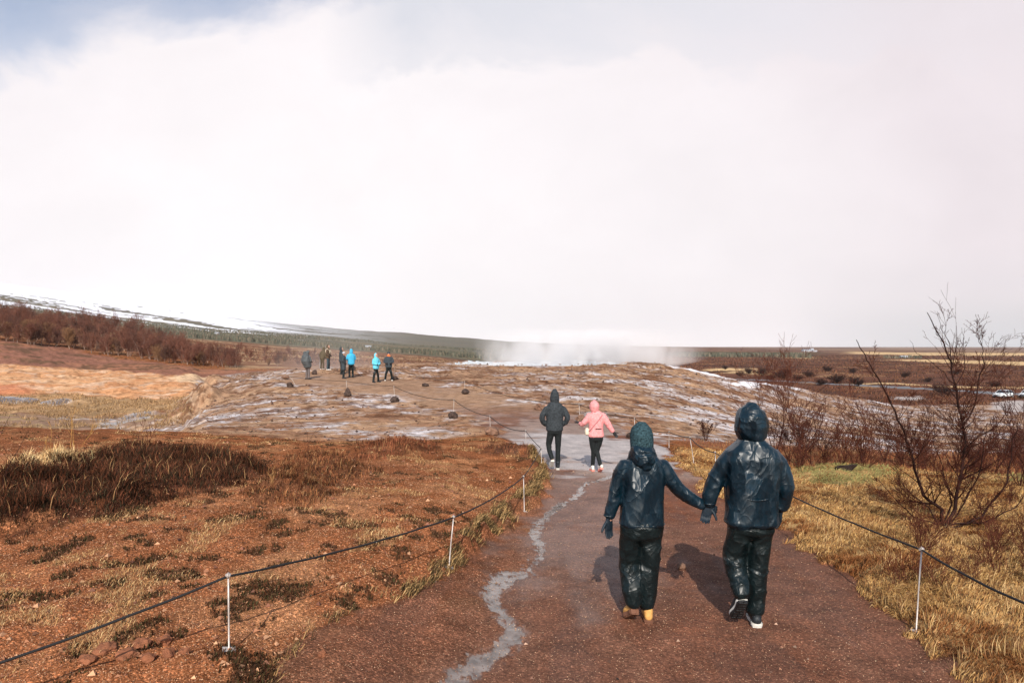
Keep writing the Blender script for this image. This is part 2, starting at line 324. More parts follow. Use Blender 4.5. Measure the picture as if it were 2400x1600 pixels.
# ------------------------------------------------------------------ object helpers
def tag(o, label=None, cat=None, group=None, kind=None):
    if label: o['label'] = label
    if cat: o['category'] = cat
    if group: o['group'] = group
    if kind: o['kind'] = kind
    return o
def empty(name, loc=(0, 0, 0), rz=0.0):
    o = bpy.data.objects.new(name, None); COL.objects.link(o); o.location = loc; o.rotation_euler = (0, 0, rz)
    o.empty_display_size = .1; return o
def mesh_obj(name, V, F, mat, parent=None, smooth=True, col=None, **attrs):
    me = bpy.data.meshes.new(name)
    V = np.asarray(V, np.float32).reshape(-1, 3)
    if isinstance(F, np.ndarray): Fs = [F]
    elif len(F) and isinstance(F[0], np.ndarray): Fs = F
    else: Fs = None
    if Fs is not None:
        Fs = [f for f in Fs if len(f)]
        loops = np.concatenate([f.ravel() for f in Fs]).astype(np.int32)
        tot = np.concatenate([np.full(len(f), f.shape[1], np.int32) for f in Fs])
        st = np.concatenate([[0], np.cumsum(tot)[:-1]]).astype(np.int32)
        me.vertices.add(len(V)); me.vertices.foreach_set('co', V.ravel())
        me.loops.add(len(loops)); me.loops.foreach_set('vertex_index', loops)
        me.polygons.add(len(tot)); me.polygons.foreach_set('loop_start', st); me.polygons.foreach_set('loop_total', tot)
        me.update(calc_edges=True)
    else:
        me.from_pydata([tuple(v) for v in V], [], F); me.update()
    me.polygons.foreach_set('use_smooth', np.full(len(me.polygons), smooth))
    if col is not None:
        at = me.color_attributes.new('Col', 'FLOAT_COLOR', 'POINT')
        c = np.ones((len(V), 4), np.float32); c[:, :3] = col; at.data.foreach_set('color', c.ravel())
    for k, v in attrs.items():
        at = me.attributes.new(k, 'FLOAT', 'POINT'); at.data.foreach_set('value', np.asarray(v, np.float32))
    if mat: me.materials.append(mat)
    o = bpy.data.objects.new(name, me); COL.objects.link(o)
    if parent: o.parent = parent
    return o
def copy_tree(o, parent=None):
    c = o.copy(); COL.objects.link(c); c.parent = parent
    for ch in [q for q in COL.objects if q.parent == o]: copy_tree(ch, c)
    return c
def kids(o): return list(o.children)
def copy_fast(o, childs):
    c = o.copy(); COL.objects.link(c)
    for ch in childs:
        d = ch.copy(); COL.objects.link(d); d.parent = c
    return c
def prisms(P0, P1, R0, R1, n=4):
    """tapered n sided bars, one per pair of points"""
    P0 = np.asarray(P0, float); P1 = np.asarray(P1, float); R0 = np.asarray(R0, float); R1 = np.asarray(R1, float)
    D = P1-P0; l = np.linalg.norm(D, axis=1, keepdims=True)+1e-9; D = D/l
    ref = np.where(np.abs(D[:, 2:3]) > .9, np.array([[1., 0, 0]]), np.array([[0, 0, 1.]]))
    A = np.cross(D, ref); A /= np.linalg.norm(A, axis=1, keepdims=True)+1e-9; B = np.cross(D, A)
    th = np.arange(n)*2*np.pi/n
    ring = np.cos(th)[None, :, None]*A[:, None, :] + np.sin(th)[None, :, None]*B[:, None, :]
    V = np.concatenate([P0[:, None]+ring*R0[:, None, None], P1[:, None]+ring*R1[:, None, None]], axis=1)
    m = len(P0); base = (np.arange(m)*2*n)[:, None]
    F = np.concatenate([base+np.array([[k, (k+1) % n, n+(k+1) % n, n+k]]) for k in range(n)])
    return V.reshape(-1, 3), F
def tube(pts, rad, n=8, closed_ends=True):
    """connected tube through points"""
    P = np.asarray([tuple(p) for p in pts], float); k = len(P)
    rad = np.full(k, rad) if np.isscalar(rad) else np.asarray(rad, float)
    Tn = np.gradient(P, axis=0); Tn /= np.linalg.norm(Tn, axis=1, keepdims=True)+1e-9
    ref = np.array([0, 0, 1.]) if abs(Tn[0, 2]) < .9 else np.array([1., 0, 0])
    V = []
    for i in range(k):
        A = np.cross(Tn[i], ref); A /= np.linalg.norm(A)+1e-9; B = np.cross(Tn[i], A)
        for j in range(n):
            t = 2*math.pi*j/n; V.append(P[i]+rad[i]*(math.cos(t)*A+math.sin(t)*B))
    F = [(i*n+j, i*n+(j+1) % n, (i+1)*n+(j+1) % n, (i+1)*n+j) for i in range(k-1) for j in range(n)]
    if closed_ends: F += [tuple(range(n)), tuple((k-1)*n+j for j in range(n))][::1]
    return V, F
def join(*vf):
    V, F, o = [], [], 0
    for v, f in vf:
        v = [tuple(p) for p in v]; V += v; F += [tuple(int(i)+o for i in q) for q in f]; o += len(v)
    return V, F
def box(cx, cy, cz, sx, sy, sz):
    V = [(cx+a*sx/2, cy+b*sy/2, cz+c*sz/2) for a in (-1, 1) for b in (-1, 1) for c in (-1, 1)]
    F = [(0, 1, 3, 2), (4, 6, 7, 5), (0, 4, 5, 1), (2, 3, 7, 6), (0, 2, 6, 4), (1, 5, 7, 3)]
    return V, F
# ------------------------------------------------------------------ materials
def mat(name, color=(.5, .5, .5), rough=.6, spec=.5, bump=None, var=0.0, vscale=8, attr=False, coat=0, metal=0, bdist=.01):
    m = bpy.data.materials.new(name); m.use_nodes = True; nt = m.node_tree
    b = nt.nodes['Principled BSDF']
    b.inputs['Roughness'].default_value = rough; b.inputs['Specular IOR Level'].default_value = spec
    b.inputs['Coat Weight'].default_value = coat; b.inputs['Metallic'].default_value = metal
    b.inputs['Base Color'].default_value = (*color, 1)
    c = None
    if attr:
        a = N(nt, 'ShaderNodeAttribute', attribute_name='Col'); c = a.outputs['Color']
    if var:
        tcn = N(nt, 'ShaderNodeTexCoord'); no = N(nt, 'ShaderNodeTexNoise', i_Scale=vscale, i_Detail=5.0, i_Roughness=.6)
        nt.links.new(tcn.outputs['Object'], no.inputs[0])
        k = ramp(nt, no.outputs[0], [(.3, 1-var), (.7, 1+var)])
        c = mixc(nt, 1.0, c if c else tuple(color), k, 'MULTIPLY')
    if c: nt.links.new(c, b.inputs['Base Color'])
    if bump:
        tcn = N(nt, 'ShaderNodeTexCoord'); no = N(nt, 'ShaderNodeTexNoise', i_Scale=bump[0], i_Detail=6.0, i_Roughness=.6)
        nt.links.new(tcn.outputs['Object'], no.inputs[0])
        bn = N(nt, 'ShaderNodeBump', i_Strength=bump[1], i_Distance=bdist); nt.links.new(no.outputs[0], bn.inputs['Height'])
        nt.links.new(bn.outputs[0], b.inputs['Normal'])
    return m
# ------------------------------------------------------------------ ground material: colour lives in the surface, wetness in its gloss
def ground_mat():
    m = bpy.data.materials.new('ground_cover'); m.use_nodes = True; nt = m.node_tree; b = nt.nodes['Principled BSDF']
    col = N(nt, 'ShaderNodeAttribute', attribute_name='Col').outputs['Color']
    wet = N(nt, 'ShaderNodeAttribute', attribute_name='wet').outputs['Fac']
    peb = N(nt, 'ShaderNodeAttribute', attribute_name='peb').outputs['Fac']
    geo = N(nt, 'ShaderNodeNewGeometry').outputs['Position']
    def noise(s, d=4, r=.6):
        n = N(nt, 'ShaderNodeTexNoise', i_Scale=s, i_Detail=float(d), i_Roughness=r); nt.links.new(geo, n.inputs[0]); return n.outputs[0]
    n1 = noise(2.3, 6, .65); n2 = noise(38, 4, .7)
    c = mixc(nt, 1.0, col, ramp(nt, n1, [(.28, .62), (.72, 1.38)]), 'MULTIPLY')
    c = mixc(nt, 1.0, c, ramp(nt, n2, [(.30, .55), (.70, 1.45)]), 'MULTIPLY')
    v = N(nt, 'ShaderNodeTexVoronoi', i_Scale=75.0, feature='F1'); nt.links.new(geo, v.inputs['Vector'])
    vr = N(nt, 'ShaderNodeSeparateColor'); nt.links.new(v.outputs['Color'], vr.inputs[0])
    vk = ramp(nt, vr.outputs[0], [(0.0, .55), (.45, .9), (.8, 1.15), (.93, 1.9), (1.0, 2.8)])
    c = mixc(nt, peb, c, mixc(nt, 1.0, c, vk, 'MULTIPLY'))
    nt.links.new(c, b.inputs['Base Color'])
    rough = mth(nt, 'MULTIPLY_ADD', wet, -.72, .92)
    rough = mth(nt, 'ADD', rough, mth(nt, 'MULTIPLY', mth(nt, 'SUBTRACT', n2, .5), .25), clamp=True)
    nt.links.new(rough, b.inputs['Roughness'])
    nt.links.new(mth(nt, 'MULTIPLY', wet, .75), b.inputs['Specular IOR Level'])
    h = mth(nt, 'ADD', mth(nt, 'MULTIPLY', n2, .012), mth(nt, 'MULTIPLY', n1, .03))
    h = mth(nt, 'ADD', h, mth(nt, 'MULTIPLY', mth(nt, 'MULTIPLY', v.outputs['Distance'], -.5), mth(nt, 'MULTIPLY', peb, .02)))
    bn = N(nt, 'ShaderNodeBump', i_Distance=1.0); nt.links.new(h, bn.inputs['Height'])
    nt.links.new(mth(nt, 'MULTIPLY_ADD', wet, -.82, .95), bn.inputs['Strength'])
    nt.links.new(bn.outputs[0], b.inputs['Normal'])
    return m
def water_mat(name, color, rough, scale, strength):
    m = bpy.data.materials.new(name); m.use_nodes = True; nt = m.node_tree; b = nt.nodes['Principled BSDF']
    b.inputs['Roughness'].default_value = rough; b.inputs['IOR'].default_value = 1.33; b.inputs['Specular IOR Level'].default_value = .7
    geo = N(nt, 'ShaderNodeNewGeometry').outputs['Position']
    n = N(nt, 'ShaderNodeTexNoise', i_Scale=scale, i_Detail=3.0); nt.links.new(geo, n.inputs[0])
    n3 = N(nt, 'ShaderNodeTexNoise', i_Scale=scale*.35, i_Detail=5.0); nt.links.new(geo, n3.inputs[0])
    c = mixc(nt, ramp(nt, n3.outputs[0], [(.35, 0.0), (.65, 1.0)]), tuple(v*.6 for v in color), tuple(min(v*1.35, .9) for v in color))
    nt.links.new(c, b.inputs['Base Color'])
    bn = N(nt, 'ShaderNodeBump', i_Distance=.01, i_Strength=strength); nt.links.new(n.outputs[0], bn.inputs['Height']); nt.links.new(bn.outputs[0], b.inputs['Normal'])
    return m
M_GROUND = ground_mat()
M_STREAM = water_mat('stream_water', (.19, .15, .13), .09, 30, .35)
M_POOL = water_mat('spring_water', (.55, .60, .62), .12, 3, .2)
M_ROAD = mat('asphalt', (.16, .16, .17), .85, .3, var=.2, vscale=.5)

def ground_colour(x, y, M):
    n = len(x); d = M['d']; a = M['a']; L = M['L']
    C = np.zeros((n, 3)); wet = np.zeros(n); peb = np.zeros(n)
    def put(m, c, w=None, p=None):
        m = np.clip(m, 0, 1)
        c = np.asarray(c, float); c = c[None] if c.ndim == 1 else c
        C[:] = C*(1-m[:, None])+c*m[:, None]
        if w is not None: wet[:] = wet*(1-m)+w*m
        if p is not None: peb[:] = peb*(1-m)+p*m
    f1 = fbm(x*.9, y*.9, o=4); f2 = fbm(x*3.7+2, y*3.7, o=4); f3 = fbm(x*.25+7, y*.25, o=4); f4 = fbm(x*11, y*11, o=3)
    C[:] = (.25, .093, .040)
    # red gravel slope on the left
    put(sst(f1, .1, .7)*.7, (.36, .17, .08)); put(sst(-f3, .1, .6)*.7, (.21, .08, .038)); peb[:] = .9
    put(sst(f2+.25*f4+.40*f3, .50, .74)*.8, (.060, .036, .022), p=.1)          # moss and dark litter
    put(sst(fbm(x*2.1+30, y*2.1, o=4), .40, .66)*.45, (.30, .17, .08), p=.3)   # dead grass
    # ---- far left slopes
    g = sst(M['gully'], -.01, .02); put(g, (.38, .24, .13), p=0)
    put(g*sst(fbm(x*.5, y*.8, o=4), .0, .5)*.7, (.25, .16, .085)); put(g*sst(fbm(x*.3+8, y*.5, o=3), .1, .5)*.6, (.50, .28, .14))
    g = sst(M['gullybed'], -.01, .02); put(g, (.27, .17, .115), p=.1)
    put(g*sst(fbm(x*.5, y*.8, o=4), .1, .4)*.7, (.33, .23, .12))
    g = sst(M['brownred'], -.01, .015); put(g, (.27, .125, .085), p=0)
    put(g*sst(fbm(x*.12, y*.2+4, o=4), -.1, .5), (.33, .15, .09)); put(g*sst(fbm(x*.35+9, y*.5, o=4), .25, .5)*.75, (.11, .07, .042)); put(g*sst(fbm(x*1.4+9, y*1.6, o=3), .35, .6)*.6, (.16, .08, .05))
    g = sst(M['orange'], -.006, .01); put(g, (.58, .30, .15), p=.1)
    put(g*sst(fbm(x*.18, y*.45, o=4), 0, .5), (.64, .38, .21)); put(g*sst(fbm(x*.5+9, y*1.2, o=4), .1, .6)*.6, (.46, .20, .09)); put(g*sst(fbm(x*1.6+9, y*1.9, o=3), .4, .6)*.7, (.24, .12, .06)); put(g*sst(fbm(x*.4+50, y*1.4, o=4), .3, .6)*.5, (.62, .46, .34))
    put(sst(M['redpatch'], -.02, .03)*.75, (.50, .17, .085))
    put(sst(M['tanpatch'], -.004, .006), (.68, .46, .28))
    # ---- sinter terrace
    g = M['sin']
    put(g, (.30, .175, .105), w=.08, p=.3)
    put(g*(1-sst(L+.1*f1, 3.0, 3.45))*.65, (.29, .135, .066))
    fl = g*(1-sst(a, -.475, -.44))*(1-sst(L, 3.85, 4.0)); put(fl*.8, (.46, .32, .21))
    put(fl*sst(fbm(x*1.5, y*1.2, o=4), .2, .5)*.6, (.22, .13, .08))
    st = fbm(x*.42+11, y*.62, o=5); st2 = fbm(x*1.5+3, y*2.0, o=4)
    put(g*sst(st+.4*st2, .0, .5)*.85, (.40, .245, .145))
    put(g*sst(-st+.7*st2, .20, .55)*.85, (.17, .075, .038))
    rightish = sst(a, .12, .4)
    pale = .8*fbm(x*.33+40, y*.5+3, o=5)+.75*fbm(x*1.7, y*2.3, o=5, g=.65)+.16*rightish
    bandnear = sst(L, 2.9, 3.1)*(1-sst(L, 3.45, 3.62))
    pale = pale+.12*bandnear - .15*(1-sst(np.abs(a+.05), .0, .5))*(sst(L, 3.6, 3.8))
    put(g*sst(pale, .05, .60)*.75, (.41, .335, .30), w=.34, p=.1)
    put(g*sst(pale, .62, .85)*.85, (.60, .55, .55), w=.45, p=0)
    edge = g*sst(fbm(x*1.4+5, y*1.6, o=5, g=.65), .22, .5)*sst(L, 2.9, 3.4)
    put(edge*.75, (.10, .042, .022), w=0)
    edge = g*sst(fbm(x*3.4+25, y*3.6, o=4, g=.65), .35, .6)
    put(edge*.6, (.11, .055, .032), w=0)
    put(g*sst(M['rim'], -.3, .3), (.78, .75, .76), w=.4, p=0)
    put(g*sst(M['rim2'], -.3, .3), (.78, .75, .76), w=.4, p=0)
    # wet sheet round the two walkers
    xw, yw = 2.0, 18.5
    ws = np.exp(-(((x-xw)/3.6)**2+((y-yw)/4.2)**2)**1.5)+.35*fbm(x*.9+1, y*1.6, o=4)
    # ---- path
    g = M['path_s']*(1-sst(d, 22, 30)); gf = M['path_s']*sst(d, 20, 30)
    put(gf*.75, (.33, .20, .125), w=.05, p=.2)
    gm_ = np.where(x < M['rill_x'], .15+.85*sst(M['path']+.03*f1+.012*f2, .01, .24), 1.0); gm_ = 1-(1-gm_)*(1-sst(d, 11, 14))
    put(g*gm_, (.170, .062, .031), w=.16, p=.5)
    trk = fbm(x*2.4+3, y*.45, o=4)
    put(g*sst(trk, .05, .5)*.6, (.12, .048, .028), w=.3); put(g*sst(-trk, .15, .5)*.5, (.20, .095, .058), w=.1)
    shl = sst((M['rill_x']-x), .0, .5)*g*(1-sst(d, 11, 14)); put(shl*(.35+.55*gm_), (.235, .078, .032), w=.03, p=.85)
    put(g*sst(f3+.3*f1, .0, .6)*.5, (.15, .075, .05))
    damp = np.exp(-((x-(.55+.10*(y-5)))/1.15)**2)*sst(y, 4.3, 8.0)+.25*f1+.15*f2+.3*fbm(x*3+9, y*.7, o=3)
    put(g*sst(damp, .30, .95)*.9, (.185, .105, .076), w=.52, p=.35)
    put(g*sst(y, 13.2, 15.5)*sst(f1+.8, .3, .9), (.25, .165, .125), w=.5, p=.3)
    put((M['path_s']+M['sin']).clip(0, 1)*sst(ws, .55, .85)*(1-sst(d, 26, 32))*sst(d, 12, 14), (.36, .31, .29), w=.62, p=.1)
    put(g*sst(np.maximum(M['rill'], M['rill2']), -.06, .0), (.17, .10, .075), w=.5, p=.3)
    bf = M['lb']*sst(-M['leftbank'], -.035, -.002)*sst(d, 1, 2)     # bare face of the bank
    put(bf*.85, (.175, .07, .038), p=.6); put(bf*sst(f2, .15, .4)*.8, (.07, .045, .026))
    # ---- vegetation on the right
    g = sst(M['shrubland'], -.012, .012); put(g, (.22, .095, .05), p=0); put(g*sst(f1, 0, .5)*.7, (.30, .17, .08))
    g = M['gr']; put(g, (.34, .205, .085), p=.1); put(g*sst(f1+.5*f2, -.1, .6)*.8, (.42, .27, .12)); put(g*sst(-f1+.5*f2, .25, .6)*.75, (.17, .085, .042))
    put(sst(M['green'], -.02, .02)*sst(f2, -.5, .2)*.6, (.22, .19, .07)); put(sst(M['green2'], -.02, .02)*.6, (.20, .19, .07))
    # ---- heather
    for k, c in (('heather', (.075, .030, .018)), ('heath2', (.13, .055, .028)), ('heath3', (.13, .055, .028)), ('heath4', (.085, .04, .025))):
        g = sst(M[k], -.012, .012); put(g*sst(f2, -.9, .1), c, p=0)
    put(sst(M['straw'], -.004, .01), (.55, .36, .17), p=0)
    # ---- plain and hills
    far = sst(d, 86, 104)*(1-M['sin'])*(1-sst(M['brownred'], -.01, .0))
    far = np.where(a < -.42, far*sst(d, 108, 125), far)
    p1 = fbm(x*.035, y*.05, o=5); p2 = fbm(x*.16, y*.22, o=4); p3 = fbm(x*.006+3, y*.010, o=4)
    pl = np.zeros((n, 3)); pl[:] = (.135, .062, .042)
    def pm(m, c):
        m = np.clip(m, 0, 1)[:, None]; pl[:] = pl*(1-m)+np.asarray(c)[None]*m
    pm(sst(p2, -.1, .6)*.8, (.19, .085, .048)); pm(sst(-p1+.4*p2, .1, .5)*.8, (.070, .040, .034)); pm(sst(p1+.6*p2, .55, .8)*.7, (.33, .19, .10))
    lft = 1-sst(a, -.22, .02)
    pm(lft*(1-sst(d, 330, 480))*.8, (.24, .125, .075)); pm(lft*sst(p2+p1, .25, .6)*(1-sst(d, 330, 480))*.9, (.42, .28, .16))
    wood = sst(d, 360, 430)*(1-sst(a+.04*p3, .0, .12)); pm(wood, (.125, .115, .082)); pm(wood*sst(p3+.5*p1, .1, .5)*.6, (.20, .15, .09))
    upper = sst(d, 1250, 1500)*(1-sst(a, -.05, .3)); pm(upper*.7, (.14, .125, .10))
    wd2 = sst(d, 700, 780)*(1-sst(d, 1250, 1400))*sst(a, .2, .26)*(1-sst(a+.03*p3, .42, .48)); pm(wd2*.8, (.065, .07, .04))
    mr = sst(a, .1, .4)
    pm(mr*sst(d, 1300, 1600)*sst(fbm(x*.003, y*.0022+3, o=3), -.1, .4)*.7, (.30, .19, .12))
    for k in ('tan1', 'tan2', 'tan3', 'tan4', 'tan5'):
        pm(sst(M[k], -.02, .02)*sst(p1, -1.0, -.2), (.62, .42, .22))
    # snow, lying in strips down the slope
    q = x*.55+y*.25; w_ = x*.25-y*.55
    sn = .7*fbm(a*7+2, L*24+a*5, o=5)+.55*fbm(a*16+2, L*70+a*16, o=4)
    sl = (1-sst(a, -.30, .0))
    hgt = sst(L+.55*(-a-.4), 6.75, 7.75)
    snow = sl*sst(sn*1.15+1.7*sst(L, 6.5, 7.75)-.85, .0, .12)*sst(d, 620, 760)
    snow = np.maximum(snow, sst(L+.10*fbm(a*30, L*9, o=3), 7.66, 7.80)*(1-sst(a, -.22, -.05)))
    snow = np.maximum(snow, sst(L, 7.95, 8.05)*sst(a, .22, .3)*sst(fbm(x*.002, y*.004, o=4)+.6*sst(a, .3, .6), .05, .2))
    pm(snow*sst(-a-.07*fbm(L*9, a*9, o=2), .30, .48)+.35*snow*sst(-a, .1, .3), (.82, .82, .86))
    put(far, pl, w=0, p=0)
    for k in ('slab1', 'slab2'): put(sst(M[k], -.01, .01), (.42, .36, .33), w=.3)
    # white crust round the braided stream
    for k in ('braid1', 'braid2', 'braid3', 'braid4', 'braid5'): put(sst(M[k], -.5, .1)*.7, (.50, .42, .37), w=.3)
    return C, wet, peb

# ------------------------------------------------------------------ the ground sheet (fine ahead, coarse behind)
azf = np.arange(-41.5, 41.51, .09)
azc = np.concatenate([np.linspace(41.51, 90, 30)[1:], np.linspace(90, 270, 24)[1:-1], np.linspace(270, 360-41.51, 30)[:-1]])
AZ = np.radians(np.concatenate([azf, azc]))
RR = np.exp(np.concatenate([np.linspace(math.log(.25), math.log(2.4), 14)[:-1], np.arange(math.log(2.4), math.log(64), .0042), np.arange(math.log(64), math.log(9500), .012)]))
nr, na = len(RR), len(AZ)
GX = (RR[:, None]*np.sin(AZ)[None]).ravel(); GY = (RR[:, None]*np.cos(AZ)[None]).ravel()
GZ = np.empty(nr*na, np.float64); GC = np.empty((nr*na, 3)); GW = np.empty(nr*na); GP = np.empty(nr*na); CLS = np.zeros(nr*na, np.int8)
for s in range(0, nr*na, 200000):
    e = min(s+200000, nr*na); x, y = GX[s:e], GY[s:e]
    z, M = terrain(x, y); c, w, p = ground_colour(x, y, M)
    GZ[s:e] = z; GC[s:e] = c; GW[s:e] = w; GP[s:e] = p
    k = np.zeros(e-s, np.int8)
    k[(M['d'] > 330)] = 5
    k[(M['path'] > 0)] = 1
    k[np.maximum(M['rill'], M['rill2']) > 0] = 2
    for q in ('braid1', 'braid2', 'braid3', 'braid4', 'braid5'): k[M[q] > 0] = 2
    k[M['pool'] < 1.0] = 3
    k[(M['road'] < 3.4)] = 4
    CLS[s:e] = k
ii, jj = np.meshgrid(np.arange(nr-1), np.arange(na), indexing='ij')
ii = ii.ravel(); jj = jj.ravel(); jn = (jj+1) % na
QF = np.stack([ii*na+jj, (ii+1)*na+jj, (ii+1)*na+jn, ii*na+jn], 1)[:, ::-1]
fc = CLS[QF[:, 0]]
GV = np.stack([GX, GY, GZ], 1)
NAMES = [(0, 'ground', 'red gravel slopes, pale mineral terrace and dry grass around the path', M_GROUND), (1, 'path', 'wet brown gravel footpath between low rope lines', M_GROUND),
         (2, 'stream', 'shallow silvery rill trickling along the footpath and across the gully', M_STREAM), (3, 'hot_spring_water', 'flat white steaming pool on top of the terrace', M_POOL),
         (4, 'road', 'grey asphalt road crossing the brown plain', M_ROAD), (5, 'hills', 'far plain and snow streaked hillside on the horizon', M_GROUND)]
for k, nm, lb, mt in NAMES:
    f = QF[fc == k]
    if not len(f): continue
    used, inv = np.unique(f, return_inverse=True); inv = inv.reshape(f.shape)
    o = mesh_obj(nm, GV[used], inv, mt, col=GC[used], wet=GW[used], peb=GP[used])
    tag(o, lb, nm.replace('_', ' '), kind='structure')
del ii, jj, jn, QF, fc
# ------------------------------------------------------------------ rocks
M_ROCKD = mat('dark_lava', (.060, .038, .030), .85, .3, bump=(14, .6), var=.6, vscale=9, bdist=.05)
M_ROCKB = mat('brown_rock', (.20, .11, .072), .85, .3, bump=(12, .6), var=.45, vscale=7, bdist=.05)
M_ROCKR = mat('red_clod', (.26, .10, .05), .95, .2, bump=(30, .7), var=.4, vscale=12, bdist=.03)
import bmesh
def rock_mesh(sx, sy, sz, seed, sub=4, rough=.22, peak=0):
    bm = bmesh.new(); bmesh.ops.create_icosphere(bm, subdivisions=sub, radius=1)
    V = np.array([v.co[:] for v in bm.verts]); F = [tuple(v.index for v in f.verts) for f in bm.faces]; bm.free()
    rg = np.random.default_rng(seed)
    for _ in range(11):                       # knock flat facets off the lump
        nrm = rg.normal(size=3); nrm /= np.linalg.norm(nrm); h = rg.uniform(.62, .88)
        dd = V@nrm; k = dd > h; V[k] -= (dd[k]-h)[:, None]*nrm*.92
    r = 1+rough*fbm(V[:, 0]*1.6+seed, V[:, 1]*1.6, V[:, 2]*1.6, o=4)
    V *= r[:, None]
    if peak: V[:, 2] += peak*np.exp(-(V[:, 0]**2+V[:, 1]**2)*4)*(V[:, 2] > 0)
    V[:, 2] = np.where(V[:, 2] < -.55, -.55+(V[:, 2]+.55)*.2, V[:, 2])
    V = V*np.array([sx, sy, sz])
    V[:, 2] -= V[:, 2].min()
    return V, F
ROCKS = [ # u, v of the foot, width px, height px, material, label, peak
 (1062, 981, 20, 17, M_ROCKD, 'dark boulder under the rope left of the walkers, in the middle of the terrace', 0),
 (1155, 1018, 33, 22, M_ROCKB, 'largest brown boulder where the left rope turns beside the footpath', 0),
 (926, 941, 20, 14, M_ROCKD, 'dark round boulder on bare terrace below the standing pair', 0),
 (814, 928, 17, 13, M_ROCKD, 'pointed dark boulder at the foot of a thin rope rod', .55),
 (680, 910, 15, 12, M_ROCKD, 'round grey boulder left of the group in raincoats', 0),
 (668, 890, 18, 7, M_ROCKB, 'flat brown block lying farthest left on the terrace', 0),
 (997, 905, 16, 8, M_ROCKD, 'low dark boulder between the two rope lines', 0),
 (1090, 923, 20, 11, M_ROCKD, 'dark boulder under the far rope above the left walker', 0),
 (925, 890, 17, 8, M_ROCKD, 'low dark boulder beside the feet of the person in black jacket', 0),
 (738, 877, 12, 11, M_ROCKD, 'dark boulder behind the person in the grey rain cover', 0),
 (828, 871, 11, 11, M_ROCKD, 'dark boulder behind the person in the bright blue coat', 0),
 (1262, 960, 17, 15, M_ROCKB, 'brown boulder at the elbow of the person in the black coat', 0),
 (1362, 988, 24, 17, M_ROCKB, 'rounded brown boulder behind the pink jacket walker', 0),
 (1477, 1026, 18, 14, M_ROCKD, 'dark boulder behind the hooded walker in the knitted hat', 0),
 (1597, 1334, 20, 14, M_ROCKB, 'small loose stone lying on the path between the couple', 0),
]
for i, (u, v, w, h, m, lb, pk) in enumerate(ROCKS):
    x, y, z = place(u, v); s = y/FPX
    V, F = rock_mesh(w*s/1.75, w*s/1.9, h*s/1.5, 11*i+3, peak=pk)
    o = mesh_obj('boulder' if w*s > .15 else 'stone', V, F, m, smooth=False); o.location = (x, y, z-.03*h*s)
    tag(o, lb, 'boulder' if w*s > .15 else 'stone', 'boulders on the terrace' if w*s > .15 else None)
# clods of red earth broken out of the bank, lower left
cl = [(330, 1540, 44, 22), (385, 1532, 36, 22), (300, 1560, 50, 20), (350, 1568, 34, 18), (430, 1560, 26, 16), (250, 1552, 50, 16), (205, 1575, 40, 16), (755, 1540, 22, 15), (395, 1560, 28, 20)]
for i, (u, v, w, h) in enumerate(cl):
    x, y, z = place(u, v); s = y/FPX
    V, F = rock_mesh(w*s/1.8, w*s/2.0, h*s/1.5, 200+i, sub=3, rough=.35)
    o = mesh_obj('earth_clod', V, F, M_ROCKR, smooth=False); o.location = (x, y, z-.2*h*s); o.rotation_euler.z = i
    tag(o, 'crumbled clod of red earth at the foot of the left bank', 'clod', 'clods of red earth by the left rope')
# ------------------------------------------------------------------ rope rods
M_ROD = mat('galvanised_rod', (.50, .44, .40), .4, .6, metal=.25, bump=(60, .2))
M_ROPE = mat('black_rope', (.018, .017, .018), .75, .3, bump=(220, .8), bdist=.004)
POSTS = [ # top u,v  base u,v  label
 ('P1', 535, 1350, 537, 1556, 'straight pale rod at the lower left holding the black rope'),
 ('P2', 1063, 1212, 1051, 1334, 'leaning pale rod second along the left rope, on the eroded bank'),
 ('P3', 1227, 1117, 1229, 1200, 'pale rod third along the left rope beside the tufted bank edge'),
 ('P4', 1268, 1050, 1270, 1109, 'pale rod at the sharp bend of the left rope'),
 ('P5', 1232, 1009, 1233, 1064, 'thin pale rod just behind the bend of the left rope'),
 ('P6', 1148, 975, 1149, 1003, 'short rod standing on the largest brown boulder'),
 ('P7', 1064, 937, 1063, 972, 'thin rod standing on the dark boulder mid terrace'),
 ('P8', 923, 905, 925, 933, 'thin rod standing on the round boulder below the standing pair'),
 ('P9', 812, 893, 813, 920, 'thin rod standing on the pointed boulder'),
 ('P10', 679, 882, 694, 905, 'leaning thin rod at the far left end of the rope'),
 ('Q1', 925, 861, 925, 886, 'thin rod at the left end of the far rope'),
 ('Q2', 1089, 894, 1089, 918, 'thin rod over the boulder on the far rope'),
 ('Q4', 1357, 947, 1359, 978, 'thin rod behind the pink jacket walker'),
 ('Q5', 1487, 980, 1488, 1018, 'thin rod above the hood of the nearer left walker'),
 ('R1', 1568, 1012, 1568, 1049, 'short pale rod right of the path at the red heath'),
 ('R2', 1617, 1025, 1627, 1094, 'leaning pale rod right of the path between the couple'),
 ('R3', 1676, 1060, 1680, 1140, 'pale rod at the shoulder of the man in dark rain gear'),
 ('R4', 2160, 1288, 2146, 1482, 'white leaning rod at the lower right in dry grass'),
]
TOP = {}
